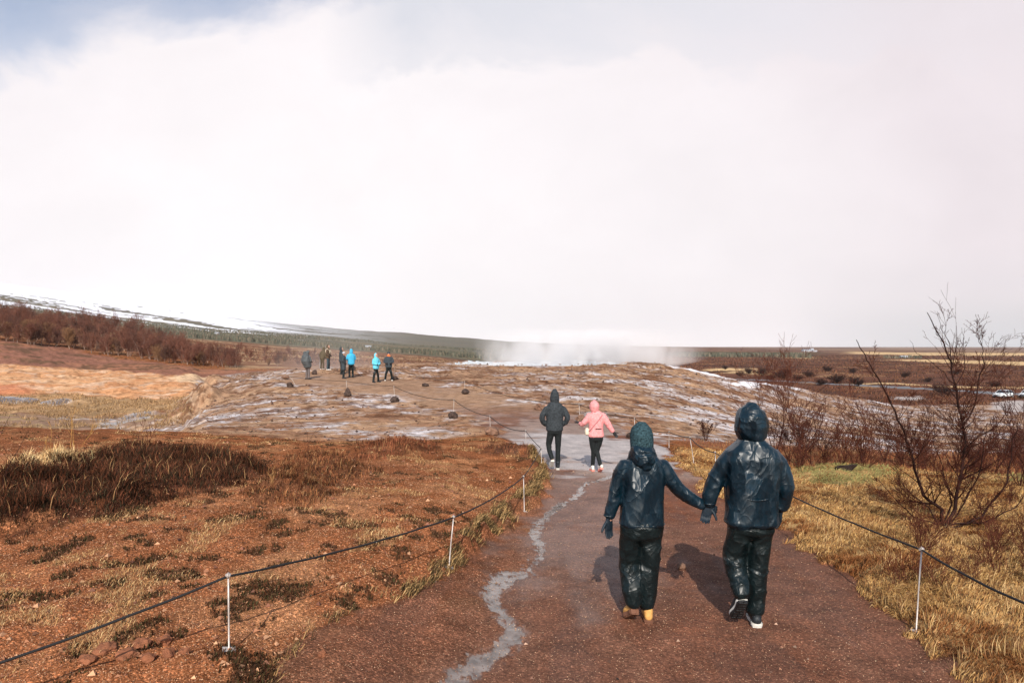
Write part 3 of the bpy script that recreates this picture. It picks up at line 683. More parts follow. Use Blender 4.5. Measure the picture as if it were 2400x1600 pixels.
for k, tu, tv, bu, bv, lb in POSTS:
    on_rock = k in ('P6', 'P7', 'P8', 'P9', 'Q1', 'Q2', 'Q4', 'Q5')
    bx, by = W2(bu, {'P6': 1015, 'P7': 979, 'P8': 940, 'P9': 927, 'Q1': 889, 'Q2': 922, 'Q4': 987, 'Q5': 1025}.get(k, bv))
    b = rise(bu, bv, by) if on_rock else Vector((bx, by, gz(bx, by)))
    t = rise(tu, tv, by); TOP[k] = t
    root = empty('rope_rod', b); tag(root, lb, 'rod', 'thin rods that carry the path rope')
    d = t-b; rad = .0062 if by < 8 else .007
    V, F = tube([(0, 0, -.06), d*.5, d], rad, 8); mesh_obj('rod', V, F, M_ROD, root)
    ring = [d+Vector((.0, rad*2.6*math.cos(q), rad*2.6*math.sin(q)+rad)) for q in np.linspace(0, 2*math.pi, 13)]
    V, F = tube(ring, rad*.8, 6, False)
    V2, F2 = tube([d+Vector((-.016, 0, rad)), d+Vector((.016, 0, rad))], rad*2.1, 10)
    V, F = join((V, F), (V2, F2)); mesh_obj('rope_clip', V, F, M_ROD, root)
    if k in ('P1', 'P2', 'P3', 'R4', 'R2'):
        V, F = join(box(0, 0, .012, .09, .05, .006), box(.03, 0, -.02, .006, .05, .06)); p = mesh_obj('foot_plate', V, F, M_ROD, root, smooth=False); p.rotation_euler = (.25, .2, .5)
def rope(pts, sags, r, label, ):
    P = []
    for i in range(len(pts)-1):
        a, b = pts[i], pts[i+1]; n = max(6, int((b-a).length/.08)); n = min(n, 60)
        for j in range(n):
            t = j/n; p = a.lerp(b, t); p.z -= 4*sags[i]*t*(1-t); p.z += .0015*math.sin(j*.9+i); P.append(p)
    P.append(pts[-1]); V, F = tube(P, r, 6)
    o = mesh_obj('path_rope', V, F, M_ROPE); tag(o, label, 'rope'); return o
z3 = Vector((0, 0, .006))
left_end = rise(0, 1553, 3.9); off = left_end+(left_end-TOP['P1'])*.9
o = rope([off, left_end, TOP['P1'], TOP['P2'], TOP['P3'], TOP['P4'], TOP['P5']], [0, .012, .035, .05, .03, .03], .0085, 'near black rope sweeping from the lower left up to the bend')
o = rope([TOP['P5'], TOP['P6'], TOP['P7'], TOP['P8'], TOP['P9'], TOP['P10']], [.13, .10, .16, .05, .05], .0105, 'thin dark rope winding over the boulders towards the group')
r_end = rise(1545, 1003, TOP['R1'].y+1.2)
o = rope([TOP['Q1'], TOP['Q2'], TOP['Q4'], TOP['Q5'], TOP['R1'], TOP['R2'], TOP['R3']], [.22, .25, .08, .15, .03, .07], .0105, 'far dark rope running down behind both walkers to the red heath')
R5 = rise(2412, 1418, 4.3)
o = rope([TOP['R3'], TOP['R4'], R5, R5+Vector((1.2, -1.3, 0))], [.10, .02, .02], .0085, 'near black rope on the right running behind the man to the lower right')
# stay line below the big boulder
a = rise(1178, 1026, TOP['P5'].y+.8); b = Vector(place(1238, 1068))
V, F = tube([a, a.lerp(b, .5)-Vector((0, 0, .03)), b], .005, 5); tag(mesh_obj('stay_line', V, F, M_ROPE), 'slack thin line from the big boulder down to the path edge', 'line')

# ------------------------------------------------------------------ cars
M_CAR = mat('silver_paint', (.72, .76, .78), .25, .5, coat=.6)
M_CARG = mat('car_glass', (.015, .02, .025), .08, .6)
M_TYRE = mat('tyre_rubber', (.02, .02, .02), .85)
M_RIM = mat('wheel_rim', (.5, .5, .52), .35, metal=.7)
M_LAMP = mat('lamp_glass', (.8, .82, .85), .15)
M_DARKP = mat('dark_plastic', (.02, .022, .025), .6)
def lathe(prof, n, axis='x'):
    V, F = [], []
    for i in range(n):
        t = 2*math.pi*i/n
        for (h, r) in prof: V.append((h, r*math.cos(t), r*math.sin(t)))
    k = len(prof)
    for i in range(n):
        for j in range(k-1): F.append((i*k+j, i*k+j+1, ((i+1) % n)*k+j+1, ((i+1) % n)*k+j))
    return V, F
def make_car(label):
    root = empty('parked_car'); tag(root, label, 'car', 'cars on the road')
    # stations along the length (front at -y), each a half section outline x,z
    L = [(-2.15,.35,.62,.58,.62), (-2.05,.30,.72,.78,.72), (-1.5,.25,.84,.86,.86), (-.95,.25,.87,.95,.88), (-.35,.25,.88,.98,.89), (.6,.25,.88,.98,.89), (1.3,.25,.87,1.0,.88), (1.85,.28,.83,1.0,.84), (2.15,.38,.74,.86,.74)]
    V, F = [], []; n = 12
    for (y, zb, hw, zt, hs) in L:
        half = [(hw*.75, zb), (hw*.97, zb+.10), (hw, zb+.28), (hs*.96, zt-.12), (hs*.82, zt), (hs*.35, zt+.035)]
        V += [(x, y, z) for x, z in half]+[(-x, y, z) for x, z in reversed(half)]
    for i in range(len(L)-1):
        for j in range(n): F.append((i*n+j, i*n+(j+1) % n, (i+1)*n+(j+1) % n, (i+1)*n+j))
    F += [tuple(range(n))[::-1], tuple((len(L)-1)*n+j for j in range(n))]
    body = mesh_obj('body', V, F, M_CAR, root)
    G = [(-1.0, .80, .96), (-.35, .68, 1.40), (.35, .64, 1.46), (1.05, .64, 1.40), (1.9, .72, .98)]
    V = []
    for (y, hw, z) in G: V += [(-hw, y, z), (hw, y, z)]
    b2 = [(-.80, -1.0, .94), (.80, -1.0, .94), (.80, 1.9, .94), (-.80, 1.9, .94)]
    V += b2; F = [(0, 1, 3, 2), (2, 3, 5, 4), (4, 5, 7, 6), (6, 7, 9, 8), (1, 11, 9, 7, 5, 3), (0, 2, 4, 6, 8, 13) if False else (0, 2, 4, 6, 8, 13), ]
    V.append((-.80, 1.9, .94)); F[5] = (10, 0, 2, 4, 6, 8, 13)
    F[4] = (11, 12, 9, 7, 5, 3, 1)
    mesh_obj('cabin_glass', V, F, M_CARG, root, smooth=False)
    V, F = [], []
    for (y, hw, z) in [(-.42, .69, 1.395), (.35, .65, 1.475), (1.1, .65, 1.405)]:
        V += [(-hw, y, z-.03), (-hw*.9, y, z+.02), (hw*.9, y, z+.02), (hw, y, z-.03)]
    for i in range(2):
        for j in range(3): F.append((i*4+j, i*4+j+1, (i+1)*4+j+1, (i+1)*4+j))
    roof = mesh_obj('roof', V, F, M_CAR, root)
    V, F = [], []
    for s in (-1, 1):
        for (p, q) in [((.81*s, -1.0, .95), (.69*s, -.38, 1.41)), ((.69*s, .25, 1.46), (.83*s, .3, .96)), ((.75*s, 1.85, 1.0), (.66*s, 1.1, 1.40))]:
            V, F = tube([p, q], .035, 6); mesh_obj('window_pillar', V, F, M_CAR, root)
    for sx in (-1, 1):
        for yy in (-1.35, 1.35):
            w = empty('wheel', (sx*.80, yy, .31)); w.parent = root
            V, F = lathe([(-.09, .20), (-.09, .29), (-.05, .315), (.05, .315), (.09, .29), (.09, .20)], 20); mesh_obj('tyre', V, F, M_TYRE, w)
            V, F = lathe([(-.075, .20), (-.06, .02), (-.06, .0)], 10) if sx < 0 else lathe([(.075, .20), (.06, .02), (.06, .0)], 10); mesh_obj('rim', V, F, M_RIM, w, smooth=False)
        V, F = tube([(sx*.52, -2.08, .66), (sx*.74, -1.93, .72)], .075, 8); mesh_obj('headlight', V, F, M_LAMP, root)
        V, F = box(sx*.93, -.72, .98, .16, .10, .11); mesh_obj('side_mirror', V, F, M_CAR, root, smooth=False)
    V, F = box(0, -2.17, .56, .8, .04, .12); mesh_obj('grille', V, F, M_DARKP, root, smooth=False)
    V, F = box(0, -2.12, .36, 1.3, .12, .10); mesh_obj('bumper', V, F, M_DARKP, root, smooth=False)
    return root
for i, (u, y, lb, rz) in enumerate([(2352, 133, 'silver hatchback on the grey road, the left one of two', R(-66)), (2413, 131, 'silver car cut by the right edge of the picture, behind the first', R(-66))]):
    c = make_car(lb); x = (u-U0)/FPX*y; c.location = (x, y, gz(x, y)+.0); c.rotation_euler.z = rz; c.scale = (1.05, 1.05, 1.05)

# ------------------------------------------------------------------ far buildings
M_WHITE = mat('white_wall', (.42, .43, .46), .7); M_ROOF = mat('grey_roof', (.30, .34, .40), .6); M_WIN = mat('window_dark', (.05, .06, .07), .3)
def house(u, v, y, w, dpt, h, label, name='farmhouse', roof=M_ROOF, wins=4):
    x = (u-U0)/FPX*y; z = min(gz(x, y), CZ-(v-V0)*y/FPX)
    root = empty(name, (x, y, z)); tag(root, label, 'building', 'far buildings on the plain')
    V, F = box(0, 0, h/2, w, dpt, h); mesh_obj('wall', V, F, M_WHITE, root, smooth=False)
    V = [(-w/2-.3, -dpt/2-.3, h+.02), (w/2+.3, -dpt/2-.3, h+.02), (w/2+.3, dpt/2+.3, h+.02), (-w/2-.3, dpt/2+.3, h+.02), (-w/2-.3, 0, h+dpt*.22), (w/2+.3, 0, h+dpt*.22)]
    mesh_obj('roof', V, [(0, 1, 5, 4), (2, 3, 4, 5), (0, 4, 3), (1, 2, 5), (0, 3, 2, 1)], roof, root, smooth=False)
    for i in range(wins):
        V, F = box(-w/2+w*(i+.5)/wins, -dpt/2-.03, h*.55, w/wins*.35, .06, h*.3); mesh_obj('window', V, F, M_WIN, root, smooth=False)
    return root
house(1893, 820, 1500, 24, 8, 3.4, 'long pale blue roofed farm building beyond the conifer strip', wins=6)
house(1909, 820.5, 1480, 9, 6, 2.2, 'small white shed right of the long farm building', 'farm_shed', M_WHITE, 2)
house(2118, 840, 640, 6, 5, 1.7, 'small white house with pale roof on the brown plain at the right', 'cottage', M_WHITE, 3)
house(509, 783, 780, 4, 4, 2.2, 'tiny white house among the dark conifers on the left hillside', 'cottage', M_WHITE, 2)
house(863, 811, 500, 4, 3, 2.4, 'tiny white hut on the heath behind the blue jackets', 'hut', M_WHITE, 1)
house(1903, 817, 1800, 8, 6, 5, 'single white farm hut behind the farm at the horizon', 'hut', M_WHITE, 1)
# ------------------------------------------------------------------ people
def cloth_mat(name, color, rough, coat=0, crease=1.0, scale=9, fine=40, spec=.5, dist=.012, stretch=(1, 1, .7), sheen=0, facet=0.0, fscale=8.0):
    m = bpy.data.materials.new(name); m.use_nodes = True; nt = m.node_tree; b = nt.nodes['Principled BSDF']
    b.inputs['Base Color'].default_value = (*color, 1); b.inputs['Roughness'].default_value = rough
    b.inputs['Coat Weight'].default_value = coat; b.inputs['Coat Roughness'].default_value = .22; b.inputs['Specular IOR Level'].default_value = spec
    tcn = N(nt, 'ShaderNodeTexCoord'); mp = N(nt, 'ShaderNodeMapping'); mp.inputs['Scale'].default_value = stretch; mp.inputs['Rotation'].default_value = (.3, .55, 0)
    nt.links.new(tcn.outputs['Object'], mp.inputs[0])
    n = N(nt, 'ShaderNodeTexNoise', i_Scale=float(scale), i_Detail=3.0, i_Roughness=.5, i_Distortion=.5); nt.links.new(mp.outputs[0], n.inputs[0])
    rid = mth(nt, 'ABSOLUTE', mth(nt, 'SUBTRACT', n.outputs[0], .5))
    n2 = N(nt, 'ShaderNodeTexNoise', i_Scale=float(fine), i_Detail=4.0, i_Distortion=.8); nt.links.new(mp.outputs[0], n2.inputs[0])
    rid = mth(nt, 'DIVIDE', 1.0, mth(nt, 'MULTIPLY_ADD', rid, 22.0, 1.0))
    n4 = N(nt, 'ShaderNodeTexNoise', i_Scale=float(scale)*2.6, i_Detail=1.0, i_Distortion=.9); nt.links.new(mp.outputs[0], n4.inputs[0])
    rid = mth(nt, 'ADD', rid, mth(nt, 'DIVIDE', .5, mth(nt, 'MULTIPLY_ADD', mth(nt, 'ABSOLUTE', mth(nt, 'SUBTRACT', n4.outputs[0], .5)), 26.0, 1.0)))
    nl = N(nt, 'ShaderNodeTexNoise', i_Scale=float(scale)*.8, i_Detail=1.0); nt.links.new(mp.outputs[0], nl.inputs[0])
    h = mth(nt, 'ADD', mth(nt, 'MULTIPLY', rid, .55), mth(nt, 'ADD', mth(nt, 'MULTIPLY', n2.outputs[0], .10), mth(nt, 'MULTIPLY', nl.outputs[0], 1.2)))
    bn = N(nt, 'ShaderNodeBump', i_Strength=crease, i_Distance=dist); nt.links.new(h, bn.inputs['Height']); nt.links.new(bn.outputs[0], b.inputs['Normal'])
    if facet:      # taut flat facets between the folds of thin coated nylon
        def vm(op, a, b_):
            v_ = nt.nodes.new('ShaderNodeVectorMath'); v_.operation = op
            for i_, q_ in enumerate((a, b_)):
                if q_ is None: continue
                if isinstance(q_, tuple): v_.inputs[i_].default_value = q_
                else: nt.links.new(q_, v_.inputs[i_])
            return v_.outputs[0]
        wn = N(nt, 'ShaderNodeTexNoise', i_Scale=5.0, i_Detail=2.0); nt.links.new(mp.outputs[0], wn.inputs[0])
        wp = vm('ADD', mp.outputs[0], vm('MULTIPLY', vm('SUBTRACT', wn.outputs['Color'], (.5, .5, .5)), (.22, .22, .22)))
        acc = None
        for sc_, am_ in ((fscale, facet), (fscale*2.3, facet*.55)):
            vo = N(nt, 'ShaderNodeTexVoronoi', feature='SMOOTH_F1', i_Scale=sc_); vo.inputs['Smoothness'].default_value = .12; nt.links.new(wp, vo.inputs['Vector'])
            t_ = vm('MULTIPLY', vm('SUBTRACT', vo.outputs['Color'], (.5, .5, .5)), (am_, am_, am_)); acc = t_ if acc is None else vm('ADD', acc, t_)
        ge = N(nt, 'ShaderNodeNewGeometry'); nn = vm('NORMALIZE', vm('ADD', ge.outputs['Normal'], acc), None); nt.links.new(nn, bn.inputs['Normal'])
    k = ramp(nt, n2.outputs[0], [(.3, .75), (.7, 1.25)])
    nt.links.new(mixc(nt, 1.0, tuple(color), k, 'MULTIPLY'), b.inputs['Base Color'])
    return m
M_NAVY = cloth_mat('navy_raincoat', (.0015, .013, .023), .39, coat=.0, crease=.45, scale=3.8, fine=16, dist=.022, stretch=(1, 1, .6), facet=.50, fscale=6.5)
M_NAVYP = cloth_mat('black_rain_trousers', (.004, .0095, .011), .38, coat=.0, crease=.35, scale=4.6, fine=20, dist=.026, stretch=(.9, .9, 1.0), spec=.35, facet=.42, fscale=10)
M_SKIN = mat('skin', (.45, .25, .18), .55)
M_GLOVE = cloth_mat('navy_glove', (.003, .012, .022), .6, crease=.4, scale=30, dist=.004)
M_GLOVEK = cloth_mat('black_glove', (.012, .012, .014), .6, crease=.4, scale=30, dist=.004)
M_KNIT = mat('knitted_hat', (.030, .060, .072), .95, .1, bump=(120, 1.0), var=.9, vscale=70, bdist=.006)
M_COAT = mat('black_weave_coat', (.035, .042, .048), .8, .2, bump=(60, .6), var=.55, vscale=30, bdist=.008)
M_BLACK = cloth_mat('black_trousers', (.010, .013, .014), .8, crease=.6, scale=9, fine=60, dist=.02, spec=.3)
M_PINK = cloth_mat('pink_jacket', (.74, .30, .30), .7, crease=.5, scale=8, fine=30, dist=.02, spec=.3)
M_PINKD = mat('pink_strap', (.45, .16, .17), .7)
M_BOOT = mat('tan_boot', (.62, .33, .10), .7, .3, bump=(40, .4), var=.2, vscale=20)
M_SOLEB = mat('brown_sole', (.16, .065, .035), .8, bump=(60, .8))
M_SHOEK = mat('black_shoe', (.012, .016, .020), .55, bump=(60, .5))
M_SOLEK = mat('black_sole', (.012, .012, .013), .5, bump=(80, 1.0), bdist=.01)
M_SOLEW = mat('white_sole', (.62, .60, .55), .7)
M_SHOEW = mat('white_trainer', (.70, .64, .58), .7, bump=(40, .5), var=.3, vscale=40)
M_SHOEP = mat('pink_sole', (.70, .25, .20), .7)
M_CREAM = mat('cream_bag', (.72, .62, .48), .7)
M_BLUE = cloth_mat('bright_blue_shell', (.05, .42, .68), .6, crease=.5, scale=7, dist=.03, spec=.3)
M_CYAN = cloth_mat('sky_blue_shell', (.13, .56, .72), .6, crease=.5, scale=7, dist=.03, spec=.3)
M_OLIVE = cloth_mat('olive_coat', (.10, .078, .050), .85, crease=.5, scale=7, dist=.03, spec=.2)
M_BROWNJ = cloth_mat('brown_jacket', (.11, .075, .050), .85, crease=.5, scale=7, dist=.03, spec=.2)
M_GREYP = cloth_mat('grey_rain_cover', (.085, .095, .10), .5, crease=.9, scale=5, dist=.05, spec=.4)
M_GREYT = cloth_mat('grey_brown_trousers', (.13, .105, .10), .8, crease=.5, scale=6, dist=.03)
M_CHAR = cloth_mat('charcoal_coat', (.03, .042, .052), .75, crease=.5, scale=6, dist=.03)
M_ORANGE = mat('orange_scarf', (.85, .20, .05), .8)
M_JEAN = cloth_mat('dark_jeans', (.035, .055, .065), .85, crease=.4, scale=6, dist=.03)
M_HAIR = mat('dark_hair', (.02, .014, .01), .7)

def ring_tube(pts, rads, side=(1, 0, 0), n=22, power=2.0):
    """closed body of elliptical sections; rads = (across, deep)"""
    P = [Vector(p) for p in pts]; k = len(P); side = Vector(side)
    V, F = [], []
    def fr(t):
        t = t.normalized(); a = side-t*side.dot(t)
        if a.length < .1: a = Vector((0, 1, 0))-t*t.y
        a.normalize(); return a, t.cross(a)
    Tn = [(P[min(i+1, k-1)]-P[max(i-1, 0)]) for i in range(k)]
    def ring(c, a, b, r):
        for j in range(n):
            q = 2*math.pi*j/n; cs, sn = math.cos(q), math.sin(q)
            e = 2/power; V.append(c+a*(r[0]*math.copysign(abs(cs)**e, cs))+b*(r[1]*math.copysign(abs(sn)**e, sn)))
    a, b = fr(Tn[0]); t = Tn[0].normalized(); m = min(rads[0])
    ring(P[0]-t*m*.45, a, b, (rads[0][0]*.6, rads[0][1]*.6))
    for i in range(k):
        a, b = fr(Tn[i]); ring(P[i], a, b, rads[i])
    a, b = fr(Tn[-1]); t = Tn[-1].normalized(); m = min(rads[-1])
    ring(P[-1]+t*m*.45, a, b, (rads[-1][0]*.6, rads[-1][1]*.6))
    K = k+2
    for i in range(K-1):
        for j in range(n): F.append((i*n+j, i*n+(j+1) % n, (i+1)*n+(j+1) % n, (i+1)*n+j))
    F += [tuple(reversed(range(n))), tuple((K-1)*n+j for j in range(n))]
    return [tuple(v) for v in V], F
def limb(pts, rads, **k): return ring_tube(pts, [(r, r) if np.isscalar(r) else r for r in rads], **k)
def ball(c, r, n=14):
    rx, ry, rz = (r, r, r) if np.isscalar(r) else r
    V, F = [(c[0], c[1], c[2]-rz)], []
    for i in range(1, n):
        th = math.pi*i/n
        for j in range(n): ph = 2*math.pi*j/n; V.append((c[0]+rx*math.sin(th)*math.cos(ph), c[1]+ry*math.sin(th)*math.sin(ph), c[2]-rz*math.cos(th)))
    V.append((c[0], c[1], c[2]+rz)); top = len(V)-1
    for j in range(n):
        F.append((0, 1+(j+1) % n, 1+j)); F.append((top, top-n+j, top-n+(j+1) % n))
        for i in range(n-2): F.append((1+i*n+j, 1+i*n+(j+1) % n, 1+(i+1)*n+(j+1) % n, 1+(i+1)*n+j))
    return V, F
DG = []
def blob(name, shapes, material, parent, voxel=.012, smooth=6, wrinkle=None, cut=None):
    """melt overlapping closed shapes into one smooth skin"""
    V, F = join(*shapes)
    me = bpy.data.meshes.new(name); me.from_pydata(V, [], F); me.update()
    o = bpy.data.objects.new(name, me); COL.objects.link(o)
    md = o.modifiers.new('r', 'REMESH'); md.mode = 'VOXEL'; md.voxel_size = voxel
    if smooth: ms_ = o.modifiers.new('s', 'SMOOTH'); ms_.factor = .5; ms_.iterations = smooth
    dg = bpy.context.evaluated_depsgraph_get(); dg.update()
    nm = bpy.data.meshes.new_from_object(o.evaluated_get(dg)); bpy.data.objects.remove(o); bpy.data.meshes.remove(me)
    n = len(nm.vertices); co = np.empty(n*3, np.float32); nm.vertices.foreach_get('co', co); co = co.reshape(-1, 3).astype(float)
    no = np.empty(n*3, np.float32); nm.vertices.foreach_get('normal', no); no = no.reshape(-1, 3)
    if wrinkle is not None: co = co+no*wrinkle(co)[:, None]; nm.vertices.foreach_set('co', co.astype(np.float32).ravel())
    nm.polygons.foreach_set('use_smooth', np.ones(len(nm.polygons), bool)); nm.materials.clear(); nm.materials.append(material)
    nm.name = name; nm.update()
    o = bpy.data.objects.new(name, nm); COL.objects.link(o)
    if parent: o.parent = parent
    return o
def folds(amp=.012, f=5.0, zf=4.0, seed=0, fine=.004):
    def w(p):
        x, y, z = p[:, 0]+seed, p[:, 1], p[:, 2]
        wx = .10*vn(x*5, y*5, z*5); wz = .10*vn(x*5+9, y*5, z*5)
        a = vn((x+wx)*f*.8, y*f*.8, (z+wz)*zf*.8)
        n2_ = vn((x+wx+.5*z)*f*1.5, y*f*1.5, (z+wz)*zf*1.3); k_ = sst(vn(x*f*1.1+31, y*f*1.1, z*zf*1.1), -.3, .3)
        n3_ = vn((x-wx-.8*z)*f*2.3+7, y*f*2.3, (z+wz)*zf*2.0)
        return amp*(.45*a) + amp*.85*k_*np.exp(-np.abs(n2_)/.16) + amp*.55*(1-k_)*np.exp(-np.abs(n3_)/.18)-amp*.3+fine*.4*vn(x*f*4, y*f*4, z*zf*4)
    return w
def hand(name, wrist, d, palm_n, curl, material, parent, s=1.0, thumb=1):
    """palm, four unequal fingers and a thumb leaving the side of the palm"""
    w = Vector(wrist); d = Vector(d).normalized(); n = Vector(palm_n); n = (n-d*n.dot(d)).normalized(); sd_ = d.cross(n)*thumb
    sh = [ring_tube([w-d*.03*s, w+d*.02*s, w+d*.05*s, w+d*.085*s], [(.028*s, .022*s), (.034*s, .018*s), (.042*s, .017*s), (.040*s, .014*s)], side=sd_, n=12)]
    for i, (off, ln) in enumerate([(-.030, .062), (-.010, .073), (.011, .078), (.031, .070)]):
        p = w+d*.082*s+sd_*off*s; q = d.copy(); pts = [p-d*.012*s]; L_ = ln*s/3
        for j in range(3):
            c = curl*(.55+.2*i*.3)*(1 if j else .6)
            q = (Matrix.Rotation(c, 3, sd_*thumb) @ q).normalized() if True else q
            p = p+q*L_; pts.append(p)
        sh.append(limb(pts, [.0098*s, .0095*s, .009*s, .0078*s], side=sd_, n=8))
    p = w+d*.028*s+sd_*.030*s; q = (d*.6+sd_*.75+n*.2).normalized()
    sh.append(limb([p-q*.01, p+q*.03*s, p+q*.055*s+d*.008*s, p+q*.070*s+d*.02*s], [.013*s, .0125*s, .011*s, .009*s], side=n, n=8))
    return blob(name, sh, material, parent, voxel=.0045, smooth=2)
def shoe(parent, heel, toe, up, m_up, m_sole, rim=None, size=1.0, ankle=None, boot=.0):
    """heel and toe on the sole line, up = direction out of the foot"""
    h, t = Vector(heel), Vector(toe); f = (t-h); L_ = f.length; f.normalize(); up = Vector(up); up = (up-f*up.dot(f)).normalized(); sd_ = f.cross(up)
    w = .042*size
    P = lambda a, b: h+f*(a*L_)+up*b
    root = empty('shoe', (0, 0, 0)); root.parent = parent
    sh = [ring_tube([P(.03, .045), P(.2, .05), P(.42, .05), P(.68, .042), P(.9, .032), P(.99, .025)], [(w*.75, .035), (w*.9, .048), (w*.95, .045), (w*1.12, .034), (w*.9, .024), (w*.45, .014)], side=sd_, n=16)]
    a = ankle if ankle is not None else P(.15, .16)
    sh.append(limb([P(.16, .03), P(.16, .08), Vector(a)], [w*.8, w*.9, w*.98]))
    blob('upper', sh, m_up, root, voxel=.007, smooth=3)
    V, F = [], []; out = [(0.0, .0), (.04, .75), (.14, .95), (.35, .82), (.5, .85), (.7, 1.12), (.85, 1.08), (.96, .7), (1.0, .0)]
    prof = [(a_, b_) for a_, b_ in out]+[(a_, -b_) for a_, b_ in reversed(out[1:-1])]; m = len(prof)
    for lay, (k_, z_) in enumerate([(.96, -.014), (1.0, -.006), (1.03, .010), (.98, .022)]):
        for a_, b_ in prof: V.append(tuple(P(.5+(a_-.5)*(1.02+.02*(k_ > 1)), z_+.012*max(0, a_-.8)*2)+sd_*(b_*w*k_)))
    for l_ in range(3):
        for j in range(m): F.append((l_*m+j, l_*m+(j+1) % m, (l_+1)*m+(j+1) % m, (l_+1)*m+j))
    F += [tuple(reversed(range(m))), tuple(3*m+j for j in range(m))]
    mesh_obj('sole', V, F, m_sole, root, smooth=False)
    # tread blocks
    V, F = [], []
    for i in range(7):
        for s in (-.5, .5):
            a_ = .08+i*.135; c = P(a_, -.017)+sd_*(s*w*(.95 if a_ > .55 else .75)); r = []
            for k1 in (-1, 1):
                for k2 in (-1, 1):
                    for k3 in (-1, 1): r.append(tuple(c+f*(k1*L_*.045)+sd_*(k2*w*.36)+up*(k3*.005)))
            V, F = join((V, F), (r, [(0, 1, 3, 2), (4, 6, 7, 5), (0, 4, 5, 1), (2, 3, 7, 6), (0, 2, 6, 4), (1, 5, 7, 3)]))
    mesh_obj('tread', V, F, m_sole, root, smooth=False)
    if rim:
        V = []
        for z_ in (.004, .024):
            for a_, b_ in prof: V.append(tuple(P(.5+(a_-.5)*1.05, z_)+sd_*(b_*w*1.07)))
        F = [(j, (j+1) % m, m+(j+1) % m, m+j) for j in range(m)]
        mesh_obj('sole_edge', V, F, rim, root)
    return root
def head_shapes(c, face, s=1.0):
    """skull, jaw, nose, brow, lips and ears; face = direction looked at"""
    c = Vector(c); f = Vector(face).normalized(); r = f.cross(Vector((0, 0, 1))).normalized(); u = Vector((0, 0, 1))
    sh = [ball(c+u*.02*s, (.076*s, .088*s, .100*s)), ball(c+f*.025*s-u*.045*s, (.056*s, .062*s, .062*s)), ball(c+f*.045*s-u*.085*s, .030*s),
          limb([c+f*.082*s+u*.012*s, c+f*.100*s-u*.012*s, c+f*.104*s-u*.024*s], [.008*s, .012*s, .014*s], n=8),
          limb([c+f*.080*s-r*.03*s+u*.03*s, c+f*.086*s+u*.032*s, c+f*.080*s+r*.03*s+u*.03*s], [.010*s, .011*s, .010*s], n=8, side=(0, 0, 1)),
          limb([c+f*.086*s-r*.02*s-u*.055*s, c+f*.092*s-u*.056*s, c+f*.086*s+r*.02*s-u*.055*s], [.006*s, .009*s, .006*s], n=8, side=(0, 0, 1)),
          limb([c-u*.05*s, c-u*.10*s-f*.005, c-u*.17*s-f*.01*s], [.052*s, .050*s, .055*s])]
    for q in (-1, 1): sh.append(ball(c+r*(q*.078*s)-f*.005*s, (.012*s, .018*s, .030*s)))
    return sh
def face_bits(parent, c, face, s=1.0, glasses=False):
    c = Vector(c); f = Vector(face).normalized(); r = f.cross(Vector((0, 0, 1))).normalized(); u = Vector((0, 0, 1))
    for q in (-1, 1):
        V, F = ball(c+f*.078*s+r*(q*.031*s)+u*.010*s, .011*s, 8); mesh_obj('eye', V, F, M_HAIR, parent)
def body_core(parent, head_c, face, joints, s=1.0, voxel=.014):
    """the body under the clothes: head, neck, trunk, arms and legs in one skin"""
    J = joints; sh = head_shapes(head_c, face, s)
    sh.append(ring_tube([J['pelvis'], J['waist'], J['chest'], J['neck']], [(.13*s, .09*s), (.12*s, .085*s), (.15*s, .09*s), (.055*s, .05*s)]))
    for k in ('L', 'R'):
        sh.append(limb([J['sh'+k], J['el'+k], J['wr'+k]], [.034*s, .030*s, .024*s]))
        sh.append(limb([J['hip'+k], J['kn'+k], J['an'+k]], [.055*s, .036*s, .028*s]))
    return blob('body', sh, M_SKIN, parent, voxel=voxel, smooth=3)

# ============ the man in the dark rain suit, right of the couple
y0 = 5.82; x0 = 2.04
man = empty('person', (x0, y0, gz(x0+.03, y0))); tag(man, 'taller walker of the couple, in a shiny navy raincoat with its hood up', 'person')
dzm = CZ-man.location.z-2.35      # keep heights measured from eye level
J = dict(pelvis=(0, 0, .93), waist=(0, 0, 1.1), chest=(0, 0, 1.36), neck=(0, 0, 1.55), shL=(-.19, 0, 1.47), elL=(-.32, .03, 1.21), wrL=(-.335, .05, 1.0), shR=(.19, 0, 1.47), elR=(.285, .0, 1.2), wrR=(.262, .06, .96),
         hipL=(-.10, 0, .92), knL=(-.125, .05, .56), anL=(-.12, -.13, .27), hipR=(.09, 0, .92), knR=(.06, .03, .5), anR=(.03, .0, .12))
body_core(man, (0, .02, 1.72), (0.05, 1, 0), J)
jk = [ring_tube([(0, 0, .875), (0, 0, .98), (0, 0, 1.12), (0, 0, 1.28), (0, 0, 1.41), (0, 0, 1.49), (0, 0, 1.545), (0, 0, 1.59)],
                [(.222, .155), (.215, .155), (.215, .155), (.232, .165), (.245, .160), (.215, .140), (.145, .115), (.095, .10)], power=3.0),
      limb([(-.165, 0, 1.44), (-.225, .005, 1.375), (-.285, .02, 1.26), (-.318, .03, 1.18), (-.342, .035, 1.10), (-.345, .05, 1.02)], [.082, .080, .078, .077, .068, .056]),
      limb([(.165, 0, 1.44), (.225, 0, 1.375), (.272, -.005, 1.26), (.288, .0, 1.17), (.288, .03, 1.08), (.275, .05, .985)], [.082, .080, .078, .077, .072, .062])]
blob('raincoat', jk, M_NAVY, man, voxel=.009, smooth=8, wrinkle=folds(.010, 3.6, 4.6, 1.3, .002))
